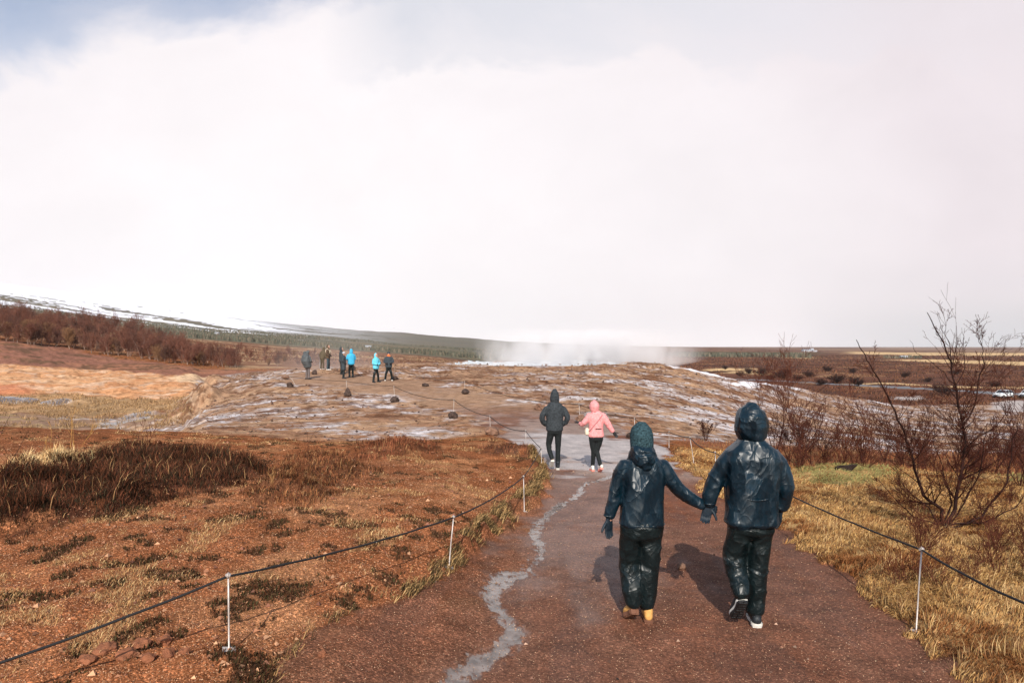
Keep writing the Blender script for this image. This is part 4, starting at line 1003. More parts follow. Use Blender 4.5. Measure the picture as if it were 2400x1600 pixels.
hd = [ring_tube([(0, .0, 1.565), (0, .0, 1.62), (0, .0, 1.69), (0, .0, 1.77), (.005, .01, 1.835), (.012, .015, 1.872)], [(.10, .10), (.128, .13), (.144, .152), (.134, .15), (.100, .118), (.052, .065)], n=24, power=2.15)]
blob('hood', hd, M_NAVY, man, voxel=.008, smooth=4, wrinkle=folds(.012, 5, 5, 5.3, .002))
V, F = tube([(.205*math.cos(t)*.93, .148*math.sin(t), 1.10+.006*math.sin(5*t)) for t in np.linspace(0, 2*math.pi, 41)], .006, 6, False); V2 = []
mesh_obj('waist_seam', [(v[0]*1.11, v[1]*1.08, v[2]) for v in V], F, M_NAVY, man)
tr = [ring_tube([(0, 0, .80), (0, 0, .90), (0, 0, 1.0)], [(.200, .135), (.205, .14), (.18, .13)]),
      limb([(-.095, 0, .86), (-.11, .02, .72), (-.128, .045, .58), (-.130, .0, .47), (-.125, -.08, .36), (-.12, -.12, .29)], [.108, .104, .096, .088, .082, .074]),
      limb([(.09, 0, .86), (.075, .01, .72), (.062, .02, .54), (.052, .01, .38), (.040, .0, .24), (.032, -.005, .115)], [.108, .102, .094, .090, .086, .080])]
blob('rain_trousers', tr, M_NAVYP, man, voxel=.009, smooth=6, wrinkle=folds(.014, 4, 4.5, 7.7, .003))
shoe(man, (-.118, -.150, .265), (-.135, .020, .055), (0, .8, .6), M_SHOEK, M_SOLEK, M_SOLEW, 1.15, ankle=(-.12, -.10, .31))
shoe(man, (.025, -.075, .018), (.075, .195, .016), (0, 0, 1), M_SHOEK, M_SOLEW, M_SOLEW, 1.15)
hand('glove', (.268, .06, .955), (-.05, .35, -1), (-1, -.2, 0), .55, M_GLOVE, man, 1.08, thumb=1)
hand('glove', (-.345, .055, 1.005), (-.25, .1, -1), (-.3, -1, 0), .75, M_GLOVE, man, 1.08, thumb=-1)

# ============ the woman in the dark rain suit, left of the couple
x0, y0 = 1.126, 5.86
wom = empty('person', (x0, y0, gz(x0+.03, y0))); tag(wom, 'shorter walker of the couple in navy raincoat, knitted hood and yellow boots, holding hands', 'person')
J = dict(pelvis=(-.03, 0, .86), waist=(-.01, 0, 1.0), chest=(0, 0, 1.25), neck=(0, 0, 1.42), shL=(-.15, 0, 1.36), elL=(-.24, .0, 1.06), wrL=(-.285, .03, .86), shR=(.16, 0, 1.36), elR=(.32, .02, 1.12), wrR=(.54, .03, .985),
         hipL=(-.09, 0, .85), knL=(-.105, .04, .50), anL=(-.09, -.04, .18), hipR=(.06, 0, .85), knR=(.045, .02, .46), anR=(.03, .0, .12))
body_core(wom, (-.012, .02, 1.565), (.03, 1, 0), J, .94)
jk = [ring_tube([(-.012, 0, .84), (-.01, 0, .93), (-.005, 0, 1.05), (0, 0, 1.18), (.0, 0, 1.29), (.0, 0, 1.37), (-.0, 0, 1.43), (0, 0, 1.47)],
                [(.192, .135), (.186, .135), (.180, .13), (.180, .13), (.184, .125), (.16, .115), (.11, .095), (.07, .075)], power=2.8),
      limb([(-.14, 0, 1.345), (-.195, .0, 1.27), (-.23, .0, 1.15), (-.248, .0, 1.05), (-.27, .02, .96), (-.285, .03, .895)], [.072, .070, .064, .060, .054, .046]),
      limb([(.15, 0, 1.345), (.205, .0, 1.27), (.265, .01, 1.18), (.325, .02, 1.11), (.42, .025, 1.045), (.525, .03, .99)], [.072, .070, .066, .062, .056, .048])]
blob('raincoat', jk, M_NAVY, wom, voxel=.009, smooth=8, wrinkle=folds(.0085, 4.2, 5.0, 3.1, .002))
hd = [ring_tube([(-.012, .0, 1.38), (-.012, -.02, 1.43), (-.012, -.03, 1.46), (-.01, -.01, 1.485)], [(.135, .10), (.124, .115), (.108, .11), (.096, .10)], n=24),
      ball((-.01, -.085, 1.40), (.10, .07, .075)), ball((.01, -.10, 1.345), (.055, .045, .05))]
blob('hood', hd, M_NAVY, wom, voxel=.008, smooth=4, wrinkle=folds(.012, 9, 12, 8.3, .003))
hd = [ring_tube([(-.01, .0, 1.47), (-.012, .0, 1.53), (-.014, .0, 1.60), (-.014, .005, 1.655), (-.01, .01, 1.690)], [(.098, .108), (.101, .114), (.100, .114), (.086, .098), (.052, .060)], n=24)]
blob('knitted_hat', hd, M_KNIT, wom, voxel=.008, smooth=3, wrinkle=folds(.004, 9, 9, 8.3, .001))
tr = [ring_tube([(-.01, 0, .74), (-.01, 0, .84), (-.01, 0, .95)], [(.186, .135), (.188, .14), (.165, .125)]),
      limb([(-.09, 0, .80), (-.100, .02, .66), (-.108, .035, .50), (-.106, .01, .38), (-.10, -.03, .26), (-.092, -.05, .17)], [.106, .102, .097, .092, .086, .066]),
      limb([(.07, 0, .80), (.058, .01, .66), (.045, .02, .48), (.038, .01, .36), (.032, -.0, .23), (.028, -.01, .13)], [.106, .102, .096, .090, .084, .062])]
blob('rain_trousers', tr, M_NAVYP, wom, voxel=.009, smooth=6, wrinkle=folds(.013, 4.2, 4.8, 17.7, .003))
shoe(wom, (-.085, -.10, .125), (-.13, .08, .012), (0, .55, .85), M_BOOT, M_SOLEB, None, 1.05, ankle=(-.09, -.06, .19))
shoe(wom, (.035, -.07, .018), (.055, .16, .016), (0, 0, 1), M_BOOT, M_SOLEB, M_SOLEB, 1.05, ankle=(.03, -.02, .16))
hand('glove', (-.288, .03, .875), (-.03, .08, -1), (.55, -.85, 0), .30, M_GLOVE, wom, 1.08, thumb=1)
def band(name, root, c, rx, ry, r, m, pw=2.3, n=40, tilt=0):
    e = 2/pw; P = []
    for t in np.linspace(0, 2*math.pi, n+1):
        cs, sn = math.cos(t), math.sin(t); px = rx*math.copysign(abs(cs)**e, cs)
        P.append((c[0]+px, c[1]+ry*math.copysign(abs(sn)**e, sn), c[2]+tilt*px))
    V, F = tube(P, r, 6, False); mesh_obj(name, V, F, m, root)
band('jacket_hem', man, (0, 0, .885), .219, .151, .007, M_NAVY)
band('jacket_hem', wom, (-.012, 0, .848), .189, .132, .007, M_NAVY)
band('cuff', man, (-.346, .05, 1.03), .055, .052, .008, M_NAVY, 2)
band('cuff', man, (.276, .05, .992), .058, .055, .008, M_NAVY, 2)
band('cuff', wom, (-.284, .03, .905), .046, .044, .007, M_NAVY, 2)
hand('glove', (.53, .03, .985), (1, .0, -.35), (.1, .9, -.3), .75, M_GLOVE, wom, 1.0, thumb=1)

# ============ the second pair, farther down the path
def small_person(label, x, y, zt, build, group=None):
    root = empty('person', (x, y, gz(x, y))); tag(root, label, 'person', group); build(root); return root
def b_coat(root):
    J = dict(pelvis=(0, 0, .95), waist=(0, 0, 1.1), chest=(0, 0, 1.38), neck=(0, 0, 1.56), shL=(-.19, 0, 1.48), elL=(-.29, -.03, 1.2), wrL=(-.18, .08, 1.06), shR=(.19, 0, 1.48), elR=(.29, -.03, 1.2), wrR=(.18, .08, 1.06),
             hipL=(-.09, 0, .93), knL=(-.13, .05, .55), anL=(-.06, -.17, .24), hipR=(.09, 0, .93), knR=(.08, .02, .5), anR=(.07, 0, .12))
    body_core(root, (0, .02, 1.70), (0, 1, 0), J)
    jk = [ring_tube([(0, 0, .91), (0, 0, 1.02), (0, 0, 1.15), (0, 0, 1.30), (0, 0, 1.42), (0, 0, 1.50), (0, 0, 1.56), (0, 0, 1.60)], [(.20, .14), (.198, .14), (.195, .14), (.205, .145), (.21, .14), (.17, .12), (.10, .095), (.075, .08)], power=2.3),
          limb([(-.16, 0, 1.43), (-.225, -.01, 1.36), (-.29, -.03, 1.24), (-.295, -.02, 1.17), (-.255, .03, 1.08), (-.19, .09, 1.03)], [.076, .070, .064, .064, .062, .055]),
          limb([(.16, 0, 1.43), (.225, -.01, 1.36), (.29, -.03, 1.24), (.295, -.02, 1.17), (.255, .03, 1.08), (.19, .09, 1.03)], [.076, .070, .064, .064, .062, .055])]
    blob('coat', jk, M_COAT, root, voxel=.012, smooth=6, wrinkle=folds(.010, 5, 5, 4, .002))
    hd = [ring_tube([(0, 0, 1.555), (0, 0, 1.62), (0, 0, 1.70), (0, 0, 1.78), (.0, .01, 1.845)], [(.10, .095), (.108, .115), (.105, .12), (.088, .105), (.045, .05)], n=20)]
    blob('hood', hd, M_COAT, root, voxel=.010, smooth=2, wrinkle=folds(.008, 9, 9, 2, .002))
    tr = [ring_tube([(0, 0, .84), (0, 0, .93), (0, 0, 1.0)], [(.165, .11), (.165, .115), (.15, .11)]),
          limb([(-.085, 0, .88), (-.105, .02, .74), (-.135, .04, .58), (-.125, -.0, .45), (-.09, -.10, .34), (-.065, -.15, .26)], [.088, .080, .066, .058, .052, .048]),
          limb([(.085, 0, .88), (.082, .01, .72), (.080, .02, .52), (.078, .01, .38), (.075, 0, .22), (.07, 0, .10)], [.088, .078, .066, .060, .055, .052])]
    blob('trousers', tr, M_BLACK, root, voxel=.011, smooth=4, wrinkle=folds(.007, 6, 8, 9, .002))
    shoe(root, (-.055, -.19, .235), (-.085, .0, .06), (0, .75, .65), M_SHOEW, M_SOLEW, None, 1.12, ankle=(-.06, -.14, .27))
    shoe(root, (.07, -.07, .018), (.085, .18, .016), (0, 0, 1), M_SHOEK, M_SOLEW, M_SOLEW, 1.1)
x0, y0 = W2(1300, 1099); small_person('walker in a dark woven coat with hands in its pockets and white trainers', x0, y0, 0, b_coat)
def b_pink(root):
    J = dict(pelvis=(0, 0, .84), waist=(0, 0, 1.0), chest=(0, 0, 1.22), neck=(0, 0, 1.38), shL=(-.15, 0, 1.31), elL=(-.29, .02, 1.10), wrL=(-.36, .17, 1.10), shR=(.15, 0, 1.31), elR=(.27, -.02, 1.10), wrR=(.40, .0, .90),
             hipL=(-.08, 0, .82), knL=(-.05, .04, .46), anL=(-.07, .12, .12), hipR=(.08, 0, .82), knR=(.02, .03, .46), anR=(.09, -.12, .17))
    body_core(root, (-.035, .02, 1.50), (-.05, 1, 0), J, .93)
    jk = [ring_tube([(0, 0, .82), (0, 0, .92), (0, 0, 1.03), (0, 0, 1.15), (0, 0, 1.25), (-.01, 0, 1.33), (-.03, 0, 1.39)], [(.185, .135), (.172, .13), (.165, .125), (.172, .125), (.182, .12), (.15, .11), (.075, .08)], power=2.2),
          limb([(-.14, 0, 1.30), (-.20, .0, 1.21), (-.27, .01, 1.12), (-.31, .06, 1.08), (-.35, .13, 1.09)], [.072, .070, .068, .064, .05]),
          limb([(.14, 0, 1.30), (.20, -.01, 1.22), (.255, -.02, 1.12), (.31, -.01, 1.03), (.385, .0, .92)], [.072, .070, .068, .064, .052])]
    blob('pink_jacket', jk, M_PINK, root, voxel=.011, smooth=6, wrinkle=folds(.008, 5, 5, 14, .002))
    hd = [ring_tube([(-.03, 0, 1.36), (-.035, -.0, 1.43), (-.035, 0, 1.50), (-.04, .0, 1.57), (-.04, .01, 1.62)], [(.085, .09), (.108, .115), (.118, .13), (.095, .11), (.045, .05)], n=20), ]
    blob('hood', hd, M_PINK, root, voxel=.010, smooth=3, wrinkle=folds(.005, 9, 9, 12, .0015))
    tr = [ring_tube([(0, 0, .74), (0, 0, .82), (0, 0, .9)], [(.158, .115), (.165, .12), (.15, .11)]),
          limb([(-.08, 0, .78), (-.07, .02, .64), (-.05, .04, .46), (-.058, .08, .28), (-.065, .12, .13)], [.088, .078, .060, .050, .044]),
          limb([(.08, 0, .78), (.055, .02, .64), (.020, .03, .47), (.055, -.05, .31), (.085, -.11, .18)], [.088, .078, .060, .050, .044])]
    blob('leggings', tr, M_BLACK, root, voxel=.011, smooth=4, wrinkle=folds(.004, 6, 8, 19, .001))
    shoe(root, (-.055, .05, .02), (-.09, .27, .016), (0, 0, 1), M_SHOEW, M_SHOEP, None, .95, ankle=(-.065, .11, .13))
    shoe(root, (.115, -.16, .115), (.075, .04, .015), (.1, .55, .85), M_SHOEW, M_SHOEP, None, .95, ankle=(.088, -.12, .18))
    hand('glove', (.395, .0, .905), (.6, .1, -.8), (0, -1, 0), .25, M_GLOVEK, root, .95, thumb=-1)
    hand('glove', (-.355, .15, 1.10), (-.6, .7, .25), (0, .2, -1), .35, M_GLOVEK, root, .95, thumb=1)
    V, F = tube([(.13, -.10, 1.31), (.06, -.135, 1.22), (-.04, -.140, 1.10), (-.14, -.12, .98), (-.18, -.06, .93)], .007, 6); mesh_obj('bag_strap', V, F, M_PINKD, root)
    V, F = tube([(-.03, -.142, 1.0), (.04, -.146, 1.003), (.11, -.130, 1.0)], .007, 6); mesh_obj('jacket_slit', V, F, M_HAIR, root)
    V, F = tube([(-.12+.0, -.02, 1.39), (-.035, -.105, 1.385), (.05, -.03, 1.39)], .008, 6); mesh_obj('hood_seam', V, F, M_PINKD, root)
    sh = [ring_tube([(-.205, .02, .86), (-.205, .02, .93), (-.20, .02, .985)], [(.05, .09), (.055, .095), (.04, .08)], power=3.0)]
    blob('shoulder_bag', sh, M_CREAM, root, voxel=.012, smooth=2)
x0, y0 = W2(1397, 1106); small_person('walker in a pink hooded jacket and black leggings with an arm held out', x0, y0, 0, b_pink)

# ============ the group waiting on the terrace
def stander(label, u, v, face, top, low, h=1.72, arms='down', hood=None, cap=None, feet=.10, lean=0, long=0, bulk=1.0, shoes=None, extra=None, y=None, pack=None):
    x0, y0 = W2(u, v, 20)
    if y: x0 = (u-U0)/FPX*y; y0 = y
    root = empty('person', (x0, y0, gz(x0, y0)), math.atan2(-face[0], face[1])); tag(root, label, 'person', 'people waiting on the terrace'); s = h/1.8
    def q(x, y_, z): return (x*s, (y_+lean*max(0, z-.9))*s, z*s if lean == 0 else (z-lean*lean*.5*max(0, z-.9))*s)
    if arms == 'down': el, wr = (.26, .02, 1.18), (.26, .10, .93)
    elif arms == 'front': el, wr = (.27, .04, 1.16), (.10, .22, 1.12)
    elif arms == 'pocket': el, wr = (.29, -.03, 1.18), (.19, .12, 1.02)
    J = dict(pelvis=q(0, 0, .93), waist=q(0, 0, 1.1), chest=q(0, 0, 1.36), neck=q(0, 0, 1.53))
    for k, sg in (('L', -1), ('R', 1)):
        J['sh'+k] = q(.18*sg, 0, 1.44); J['el'+k] = q(el[0]*sg, el[1], el[2]); J['wr'+k] = q(wr[0]*sg, wr[1], wr[2])
        J['hip'+k] = q(.09*sg, 0, .9); J['kn'+k] = q((.09+feet)/2*sg*1.15, .02, .5); J['an'+k] = q(feet*sg*1.2, 0, .1)
    hc = Vector(q(0, .03, 1.67)); body_core(root, hc, (0, 1, 0), J, s, voxel=.018); face_bits(root, hc, (0, 1, 0), s)
    zb = .86-long
    jk = [ring_tube([q(0, 0, zb), q(0, 0, 1.0), q(0, 0, 1.15), q(0, 0, 1.3), q(0, 0, 1.42), q(0, 0, 1.5), q(0, 0, 1.56)], [(.20*bulk*s, .145*bulk*s)]*3+[(.205*bulk*s, .15*bulk*s), (.205*bulk*s, .14*bulk*s), (.15*s, .12*s), (.075*s, .08*s)], power=2.2)]
    for sg in (-1, 1):
        jk.append(limb([q(.17*sg, 0, 1.43), q((.17+el[0])/2*sg*1.05, el[1]*.5, 1.31), q(el[0]*sg, el[1], el[2]), q((el[0]+wr[0])/2*sg, (el[1]+wr[1])/2, (el[2]+wr[2])/2), q(wr[0]*sg, wr[1], wr[2])], [.075*s*bulk, .072*s*bulk, .066*s*bulk, .06*s, .05*s]))
        V, F = ball(q(wr[0]*sg*.9, wr[1]+.04, wr[2]-.03), (.035, .04, .045), 8)
        mesh_obj('glove', V, F, M_GLOVEK, root)
    blob('jacket', jk, top, root, voxel=.018, smooth=5, wrinkle=folds(.010, 5, 5, u*.1, .002))
    tr = [ring_tube([q(0, 0, .78), q(0, 0, .9), q(0, 0, 1.0)], [(.16*s, .115*s)]*3)]
    for sg in (-1, 1):
        tr.append(limb([q(.085*sg, 0, .84), q(.085*sg, .01, .68), q((.09+feet)/2*sg*1.15, .02, .5), q(feet*sg*1.12, .01, .28), q(feet*sg*1.2, 0, .08)], [.09*s, .082*s, .074*s, .070*s, .068*s]))
        sh = [ring_tube([q(feet*sg*1.2, -.08, .045), q(feet*sg*1.22, .05, .045), q(feet*sg*1.28, .17, .035)], [(.042, .04), (.048, .045), (.036, .03)])]
        blob('shoe', sh, shoes or M_SHOEK, root, voxel=.015, smooth=1)
    blob('trousers', tr, low, root, voxel=.018, smooth=4, wrinkle=folds(.010, 5, 7, u*.2, .003))
    if hood:
        hd = [ring_tube([q(0, -.01, 1.52), q(0, -.025, 1.60), q(0, -.03, 1.68), q(0, -.02, 1.76), q(0, 0, 1.805)], [(.10*s, .09*s), (.108*s, .10*s), (.105*s, .10*s), (.085*s, .09*s), (.04*s, .04*s)], n=18)]
        blob('hood', hd, hood, root, voxel=.014, smooth=2, wrinkle=folds(.006, 9, 9, u*.3, .002))
    if cap:
        V, F = ball(q(0, .02, 1.72), (.098*s, .108*s, .085*s)); V = [v for v in V]; mesh_obj('cap', V, F, cap, root)
    if extra: extra(root, q, s)
    return root
def ex_cover(root, q, s):      # pack under a grey rain cover, poking up behind the head
    sh = [ring_tube([q(0, -.10, .95), q(0, -.14, 1.15), q(0, -.16, 1.4), q(0, -.12, 1.55)], [(.26, .20), (.30, .24), (.27, .20), (.20, .15)]),
          ball(q(-.10, -.12, 1.66), (.12, .13, .12)), ball(q(.12, -.04, 1.72), (.08, .08, .13)), ring_tube([q(0, -.02, .80), q(0, -.03, .95), q(0, -.02, 1.2)], [(.26, .22), (.27, .22), (.24, .2)])]
    blob('rain_cover', sh, M_GREYP, root, voxel=.02, smooth=3, wrinkle=folds(.03, 4, 4, 3, .006))
    sh = [ring_tube([q(-.20, .10, .82), q(-.12, .17, .80), q(.0, .22, .76)], [(.05, .03), (.07, .03), (.04, .02)])]
    blob('white_cloth', sh, M_WHITE, root, voxel=.014, smooth=2)
def ex_stripe(root, q, s):
    V, F = tube([q(-.19, .0, .82), q(-.20, .0, .5), q(-.21, 0, .12)], .016, 6); mesh_obj('white_stripe', V, F, M_WHITE, root)
def ex_scarf(root, q, s):
    V, F = tube([(.085*math.cos(t), .02+.085*math.sin(t), (1.535+.012*math.sin(2*t))*s) for t in np.linspace(0, 2*math.pi, 17)], .032, 8, False); mesh_obj('scarf', V, F, M_ORANGE, root)
    V, F = ball(q(0, .10, 1.60), (.055, .035, .045)); mesh_obj('face_cover', V, F, M_ORANGE, root)
def ex_pack(root, q, s):
    for sg in (-1, 1):
        V, F = tube([q(.11*sg, -.13, 1.2), q(.12*sg, -.15, 1.42), q(.11*sg, -.02, 1.545), q(.11*sg, .15, 1.4), q(.12*sg, .16, 1.2)], .02, 6); mesh_obj('pack_strap', V, F, M_CREAM, root)
def ex_skirt(root, q, s): pass
stander('bulky person under a grey rain cover with a pack, leftmost of the group', 721, 889, (.6, .75), M_GREYP, M_GREYT, 1.70, 'front', hood=M_GREYP, bulk=1.1, feet=.11, extra=ex_cover)
stander('stooping person in an olive coat with a white striped trouser leg', 755, 874, (.35, 1), M_OLIVE, M_OLIVE, 1.66, 'down', hood=M_OLIVE, lean=.28, extra=ex_stripe, y=49.5, shoes=M_SHOEW)
stander('person in a brown hooded jacket, dark jeans and white shoes looking right', 769, 877, (1, -.1), M_BROWNJ, M_JEAN, 1.80, 'pocket', hood=M_BROWNJ, feet=.12, shoes=M_SHOEW, extra=ex_pack, y=48.5)
stander('person in dark clothes half hidden behind the white beanie', 800, 878, (1, .3), M_CHAR, M_BLACK, 1.78, 'down', hood=M_CHAR, y=44.6)
stander('person in a white beanie and long charcoal coat', 805, 887, (1, .2), M_CHAR, M_NAVYP, 1.62, 'pocket', cap=M_WHITE, long=.28, bulk=1.12)
stander('person in a bright blue hooded jacket seen from the side', 823, 885, (-.5, .9), M_BLUE, M_NAVYP, 1.76, 'front', hood=M_BLUE, bulk=1.12, feet=.09, y=42.2)
stander('person in a pale sky blue jacket facing right with arms folded and feet apart', 881, 896, (.75, -.55), M_CYAN, M_NAVYP, 1.66, 'front', hood=M_CYAN, feet=.17, bulk=1.08)
stander('person in a black jacket, dark cap and orange scarf, rightmost of the group', 911, 893, (.15, -1), M_CHAR, M_NAVYP, 1.72, 'front', cap=M_CHAR, feet=.17, bulk=1.05, shoes=M_SHOEW, extra=ex_scarf)
# ------------------------------------------------------------------ vegetation
M_BLADE = mat('dry_stalks', (1, 1, 1), .8, .0, attr=True)
M_TWIG = mat('twig_bark', (1, 1, 1), .8, .0, attr=True)
def scatter_px(n, u0, u1, v0, v1, seed, lo=2.5):
    """random ground points, as many per patch of view near and far"""
    rg = np.random.default_rng(seed)
    a0, a1 = (u0-U0)/FPX, (u1-U0)/FPX
    La, Lb = unproj((u0+u1)/2, v1, lo)[1], unproj((u0+u1)/2, v0, lo)[1]
    a = rg.uniform(a0, a1, n); L = rg.uniform(La-.15, Lb+.15, n)
    y = np.exp(L); return a*y, y, rg
def blades(name, x, y, z, ln, wd, lean, az, colr, label, cat, seed=0, kind='stuff'):
    n = len(x); B = np.stack([x, y, z], 1)
    dr = np.stack([np.cos(az), np.sin(az), np.zeros(n)], 1); up = np.array([0, 0, 1.])
    sd_ = np.stack([-np.sin(az+1.0), np.cos(az+1.0), np.zeros(n)], 1)*wd[:, None]/2
    mid = B+up*(ln*.5*np.cos(lean*.5))[:, None]+dr*(ln*.5*np.sin(lean*.5))[:, None]
    tip = mid+up*(ln*.5*np.cos(lean*1.25))[:, None]+dr*(ln*.5*np.sin(lean*1.25))[:, None]
    B = B-up*.01
    V = np.stack([B-sd_, B+sd_, mid+sd_*.8, mid-sd_*.8, tip], 1).reshape(-1, 3)
    i = np.arange(n)[:, None]*5
    Q = i+np.array([[0, 1, 2, 3]]); Tt = i+np.array([[3, 2, 4]])
    o = mesh_obj(name, V, [Q, Tt], M_BLADE, col=np.repeat(colr, 5, axis=0), smooth=False)
    return tag(o, label, cat, kind=kind)
def pal(rg, n, cols, jit=.18):
    c = np.array(cols)[rg.integers(0, len(cols), n)]; return np.clip(c*(1+jit*rg.normal(size=(n, 1))), .004, .9)
# dry grass right of the path
x, y, rg = scatter_px(400000, 1560, 2720, 1085, 1620, 1)
z, M = terrain(x, y); m = (M['grass'] > -.006)
cl_ = fbm(x*2.2, y*2.2, o=3)+.5*fbm(x*.7, y*.7, o=2); m &= (rg.random(len(x)) < .35+.65*sst(cl_, -.5, .3))
x, y, z, cl_ = x[m], y[m], z[m], cl_[m]; n = len(x)
ln = rg.uniform(.03, .115, n)*(1+.4*sst(cl_, 0, .7)); lean = rg.uniform(.95, 1.75, n); az = fbm(x*.8, y*.8, o=2)*3+rg.normal(0, .9, n)
c = pal(rg, n, [(.48, .28, .105), (.37, .20, .075), (.58, .38, .17), (.27, .13, .05), (.15, .07, .035), (.43, .25, .09)])
c *= 1-sst(fbm(x*1.1+20, y*1.1, o=4), .05, .5)[:, None]*np.array([[.45, .60, .62]])
gm = (sst(M['green'], -.02, .02)[m] > rg.random(n)*1.2) | (sst(M['green2'], -.02, .02)[m] > rg.random(n)*1.4); c[gm] = np.array([.24, .21, .08])*rg.uniform(.7, 1.4, (gm.sum(), 1))
blades('dry_grass', x, y, z, ln, (.0024+.0007*y)*rg.uniform(.6, 1.3, n), lean, az, c, 'golden matted dead grass covering the bank right of the path', 'grass')
# upright tufts on the lip of that bank
x, y, rg = scatter_px(34000, 1900, 2720, 1200, 1620, 21)
z, M = terrain(x, y); cl_ = fbm(x*4.2, y*4.2, o=2); m = (M['grass'] > -.004) & (cl_ > .5); x, y, z = x[m], y[m], z[m]; n = len(x)
blades('grass_tufts', x, y, z, rg.uniform(.06, .20, n), (.002+.0005*y)*np.ones(n), rg.uniform(.1, .9, n), rg.uniform(0, 6.3, n), pal(rg, n, [(.62, .42, .20), (.50, .31, .12), (.30, .15, .07)]), 'upright pale tufts of dead grass near the right rope', 'grass')
# red heath strip behind it
x, y, rg = scatter_px(40000, 1540, 2720, 1035, 1108, 3)
z, M = terrain(x, y); m = (sst(M['shrubland'], -.02, .01) > rg.random(len(x))) ; x, y, z = x[m], y[m], z[m]; n = len(x)
blades('red_heath', x, y, z, rg.uniform(.04, .24, n)*(.5+.5*sst(fbm(x*.8, y*.8, o=2), -.3, .4)), .005*np.ones(n)+.0004*y, rg.uniform(.0, .9, n), rg.uniform(0, 6.3, n), pal(rg, n, [(.20, .065, .035), (.28, .10, .045), (.11, .045, .03), (.36, .19, .08)]), 'rusty red heath and dead stalks beyond the dry grass', 'heath')
# left slope: dead grass, moss and heather
x, y, rg = scatter_px(150000, -60, 1290, 1045, 1640, 4)
z, M = terrain(x, y); k1 = fbm(x*2.1+30, y*2.1, o=4)+.25*fbm(x*.5, y*.5, o=2); m = (M['leftbank'] > -.004) & (k1+.15*rg.normal(size=len(x)) > .60)
for q in ('heather',): m &= M[q] < 0
x1, y1, z1 = x[m], y[m], z[m]; n = len(x1)
blades('dead_grass', x1, y1, z1, rg.uniform(.02, .075, n), (.0018+.0006*y1), rg.uniform(.6, 1.75, n), rg.uniform(0, 6.3, n), pal(rg, n, [(.50, .30, .13), (.40, .20, .09), (.26, .12, .05), (.58, .40, .20)]), 'thin dead grass scattered over the red gravel slope', 'grass')
k2 = fbm(x*3.7+2, y*3.7, o=4)+.25*fbm(x*11, y*11, o=3)+.40*fbm(x*.25+7, y*.25, o=4); m = (M['leftbank'] > 0) & (k2+.09*rg.normal(size=len(x)) > .52)
x1, y1, z1 = x[m], y[m], z[m]; n = len(x1)
blades('moss', x1, y1, z1, rg.uniform(.015, .05, n), (.006+.0008*y1), rg.uniform(.0, 1.3, n), rg.uniform(0, 6.3, n), pal(rg, n, [(.035, .02, .012), (.065, .034, .017), (.09, .036, .018), (.055, .045, .02)]), 'dark low moss cushions dotted over the red gravel', 'moss')
def heath(name, key, n0, box_, hmin, hmax, cols, label, seed, edge=.0, zoff=0):
    x, y, rg = scatter_px(n0, *box_, seed); z, M = terrain(x, y)
    m = (M[key]+.012*rg.normal(size=n0)+.022*fbm(x*2.4, y*2.4, o=3) > edge+.006); x, y, z = x[m], y[m], z[m]; n = len(x)
    f_ = fbm(x*3, y*3, o=3); cl = .45+.65*sst(f_, -.3, .5)
    c = pal(rg, n, cols, .3)*(.75+.6*sst(fbm(x*1.3+5, y*1.3, o=3), -.3, .5))[:, None]
    tall = rg.random(n) < .012; cl[tall] *= 1.5; c[tall] = np.array([.42, .24, .11])
    return blades(name, x, y, z, rg.uniform(hmin, hmax, n)*cl, (.0028+.0006*y), rg.uniform(.1, 1.1, n), rg.uniform(0, 6.3, n), c, label, 'heather')
DK = [(.050, .022, .014), (.085, .032, .018), (.14, .05, .026), (.035, .022, .014), (.030, .024, .014)]
heath('heather', 'heather', 110000, (-60, 640, 1065, 1310), .07, .22, DK, 'large dark heather bed on the left slope', 31)
heath('reddish_weeds', 'heath2', 36000, (560, 900, 1070, 1225), .03, .15, [(.20, .075, .034), (.10, .04, .022), (.26, .12, .05), (.05, .03, .018), (.14, .05, .026)], 'reddish brown weeds in the middle of the left slope', 32)
heath('heather', 'heath3', 16000, (830, 1040, 1025, 1105), .06, .20, [(.15, .05, .026), (.07, .03, .018), (.22, .08, .04)], 'small red brown heather clump above the left slope', 33)
heath('heather', 'heath4', 14000, (1120, 1275, 1045, 1100), .06, .20, [(.13, .05, .03), (.06, .03, .02), (.20, .08, .04)], 'dark heather clump at the bend of the footpath', 34)
heath('straw_patch', 'straw', 16000, (-20, 230, 1090, 1160), .08, .24, [(.62, .42, .20), (.72, .52, .28), (.50, .32, .15)], 'bright straw coloured grass at the top of the heather bed', 35, zoff=0)
# turf hanging over the lip of the left bank
P = POLY['path']; rg = np.random.default_rng(40)
lip = [(640,1600),(700,1500),(820,1440),(950,1400),(1060,1330),(1120,1270),(1190,1225),(1240,1180),(1275,1135),(1262,1100),(1238,1068)]
xs, ys, cs, ls = [], [], [], []
for i in range(len(lip)-1):
    if i < 3: dens = 120
    elif i < 5: dens = 800
    else: dens = 3200
    for _ in range(dens):
        t = rg.random(); u = lip[i][0]*(1-t)+lip[i+1][0]*t+rg.normal(0, 5); v = lip[i][1]*(1-t)+lip[i+1][1]*t-abs(rg.normal(0, 9))+2
        xs.append(u); ys.append(v)
k = rg.random(len(xs)) < 2
uv = np.array([W2(u, v) for u, v in zip(xs[::3], ys[::3])]); uv = np.repeat(uv, 3, axis=0)+rg.normal(0, .035, (len(uv)*3, 2))
x, y = uv[:, 0], uv[:, 1]; z, M = terrain(x, y); n = len(x); cl = fbm(x*3.5, y*3.5, o=2)
k = cl > -.25; x, y, z, cl = x[k], y[k], z[k], cl[k]; n = len(x)
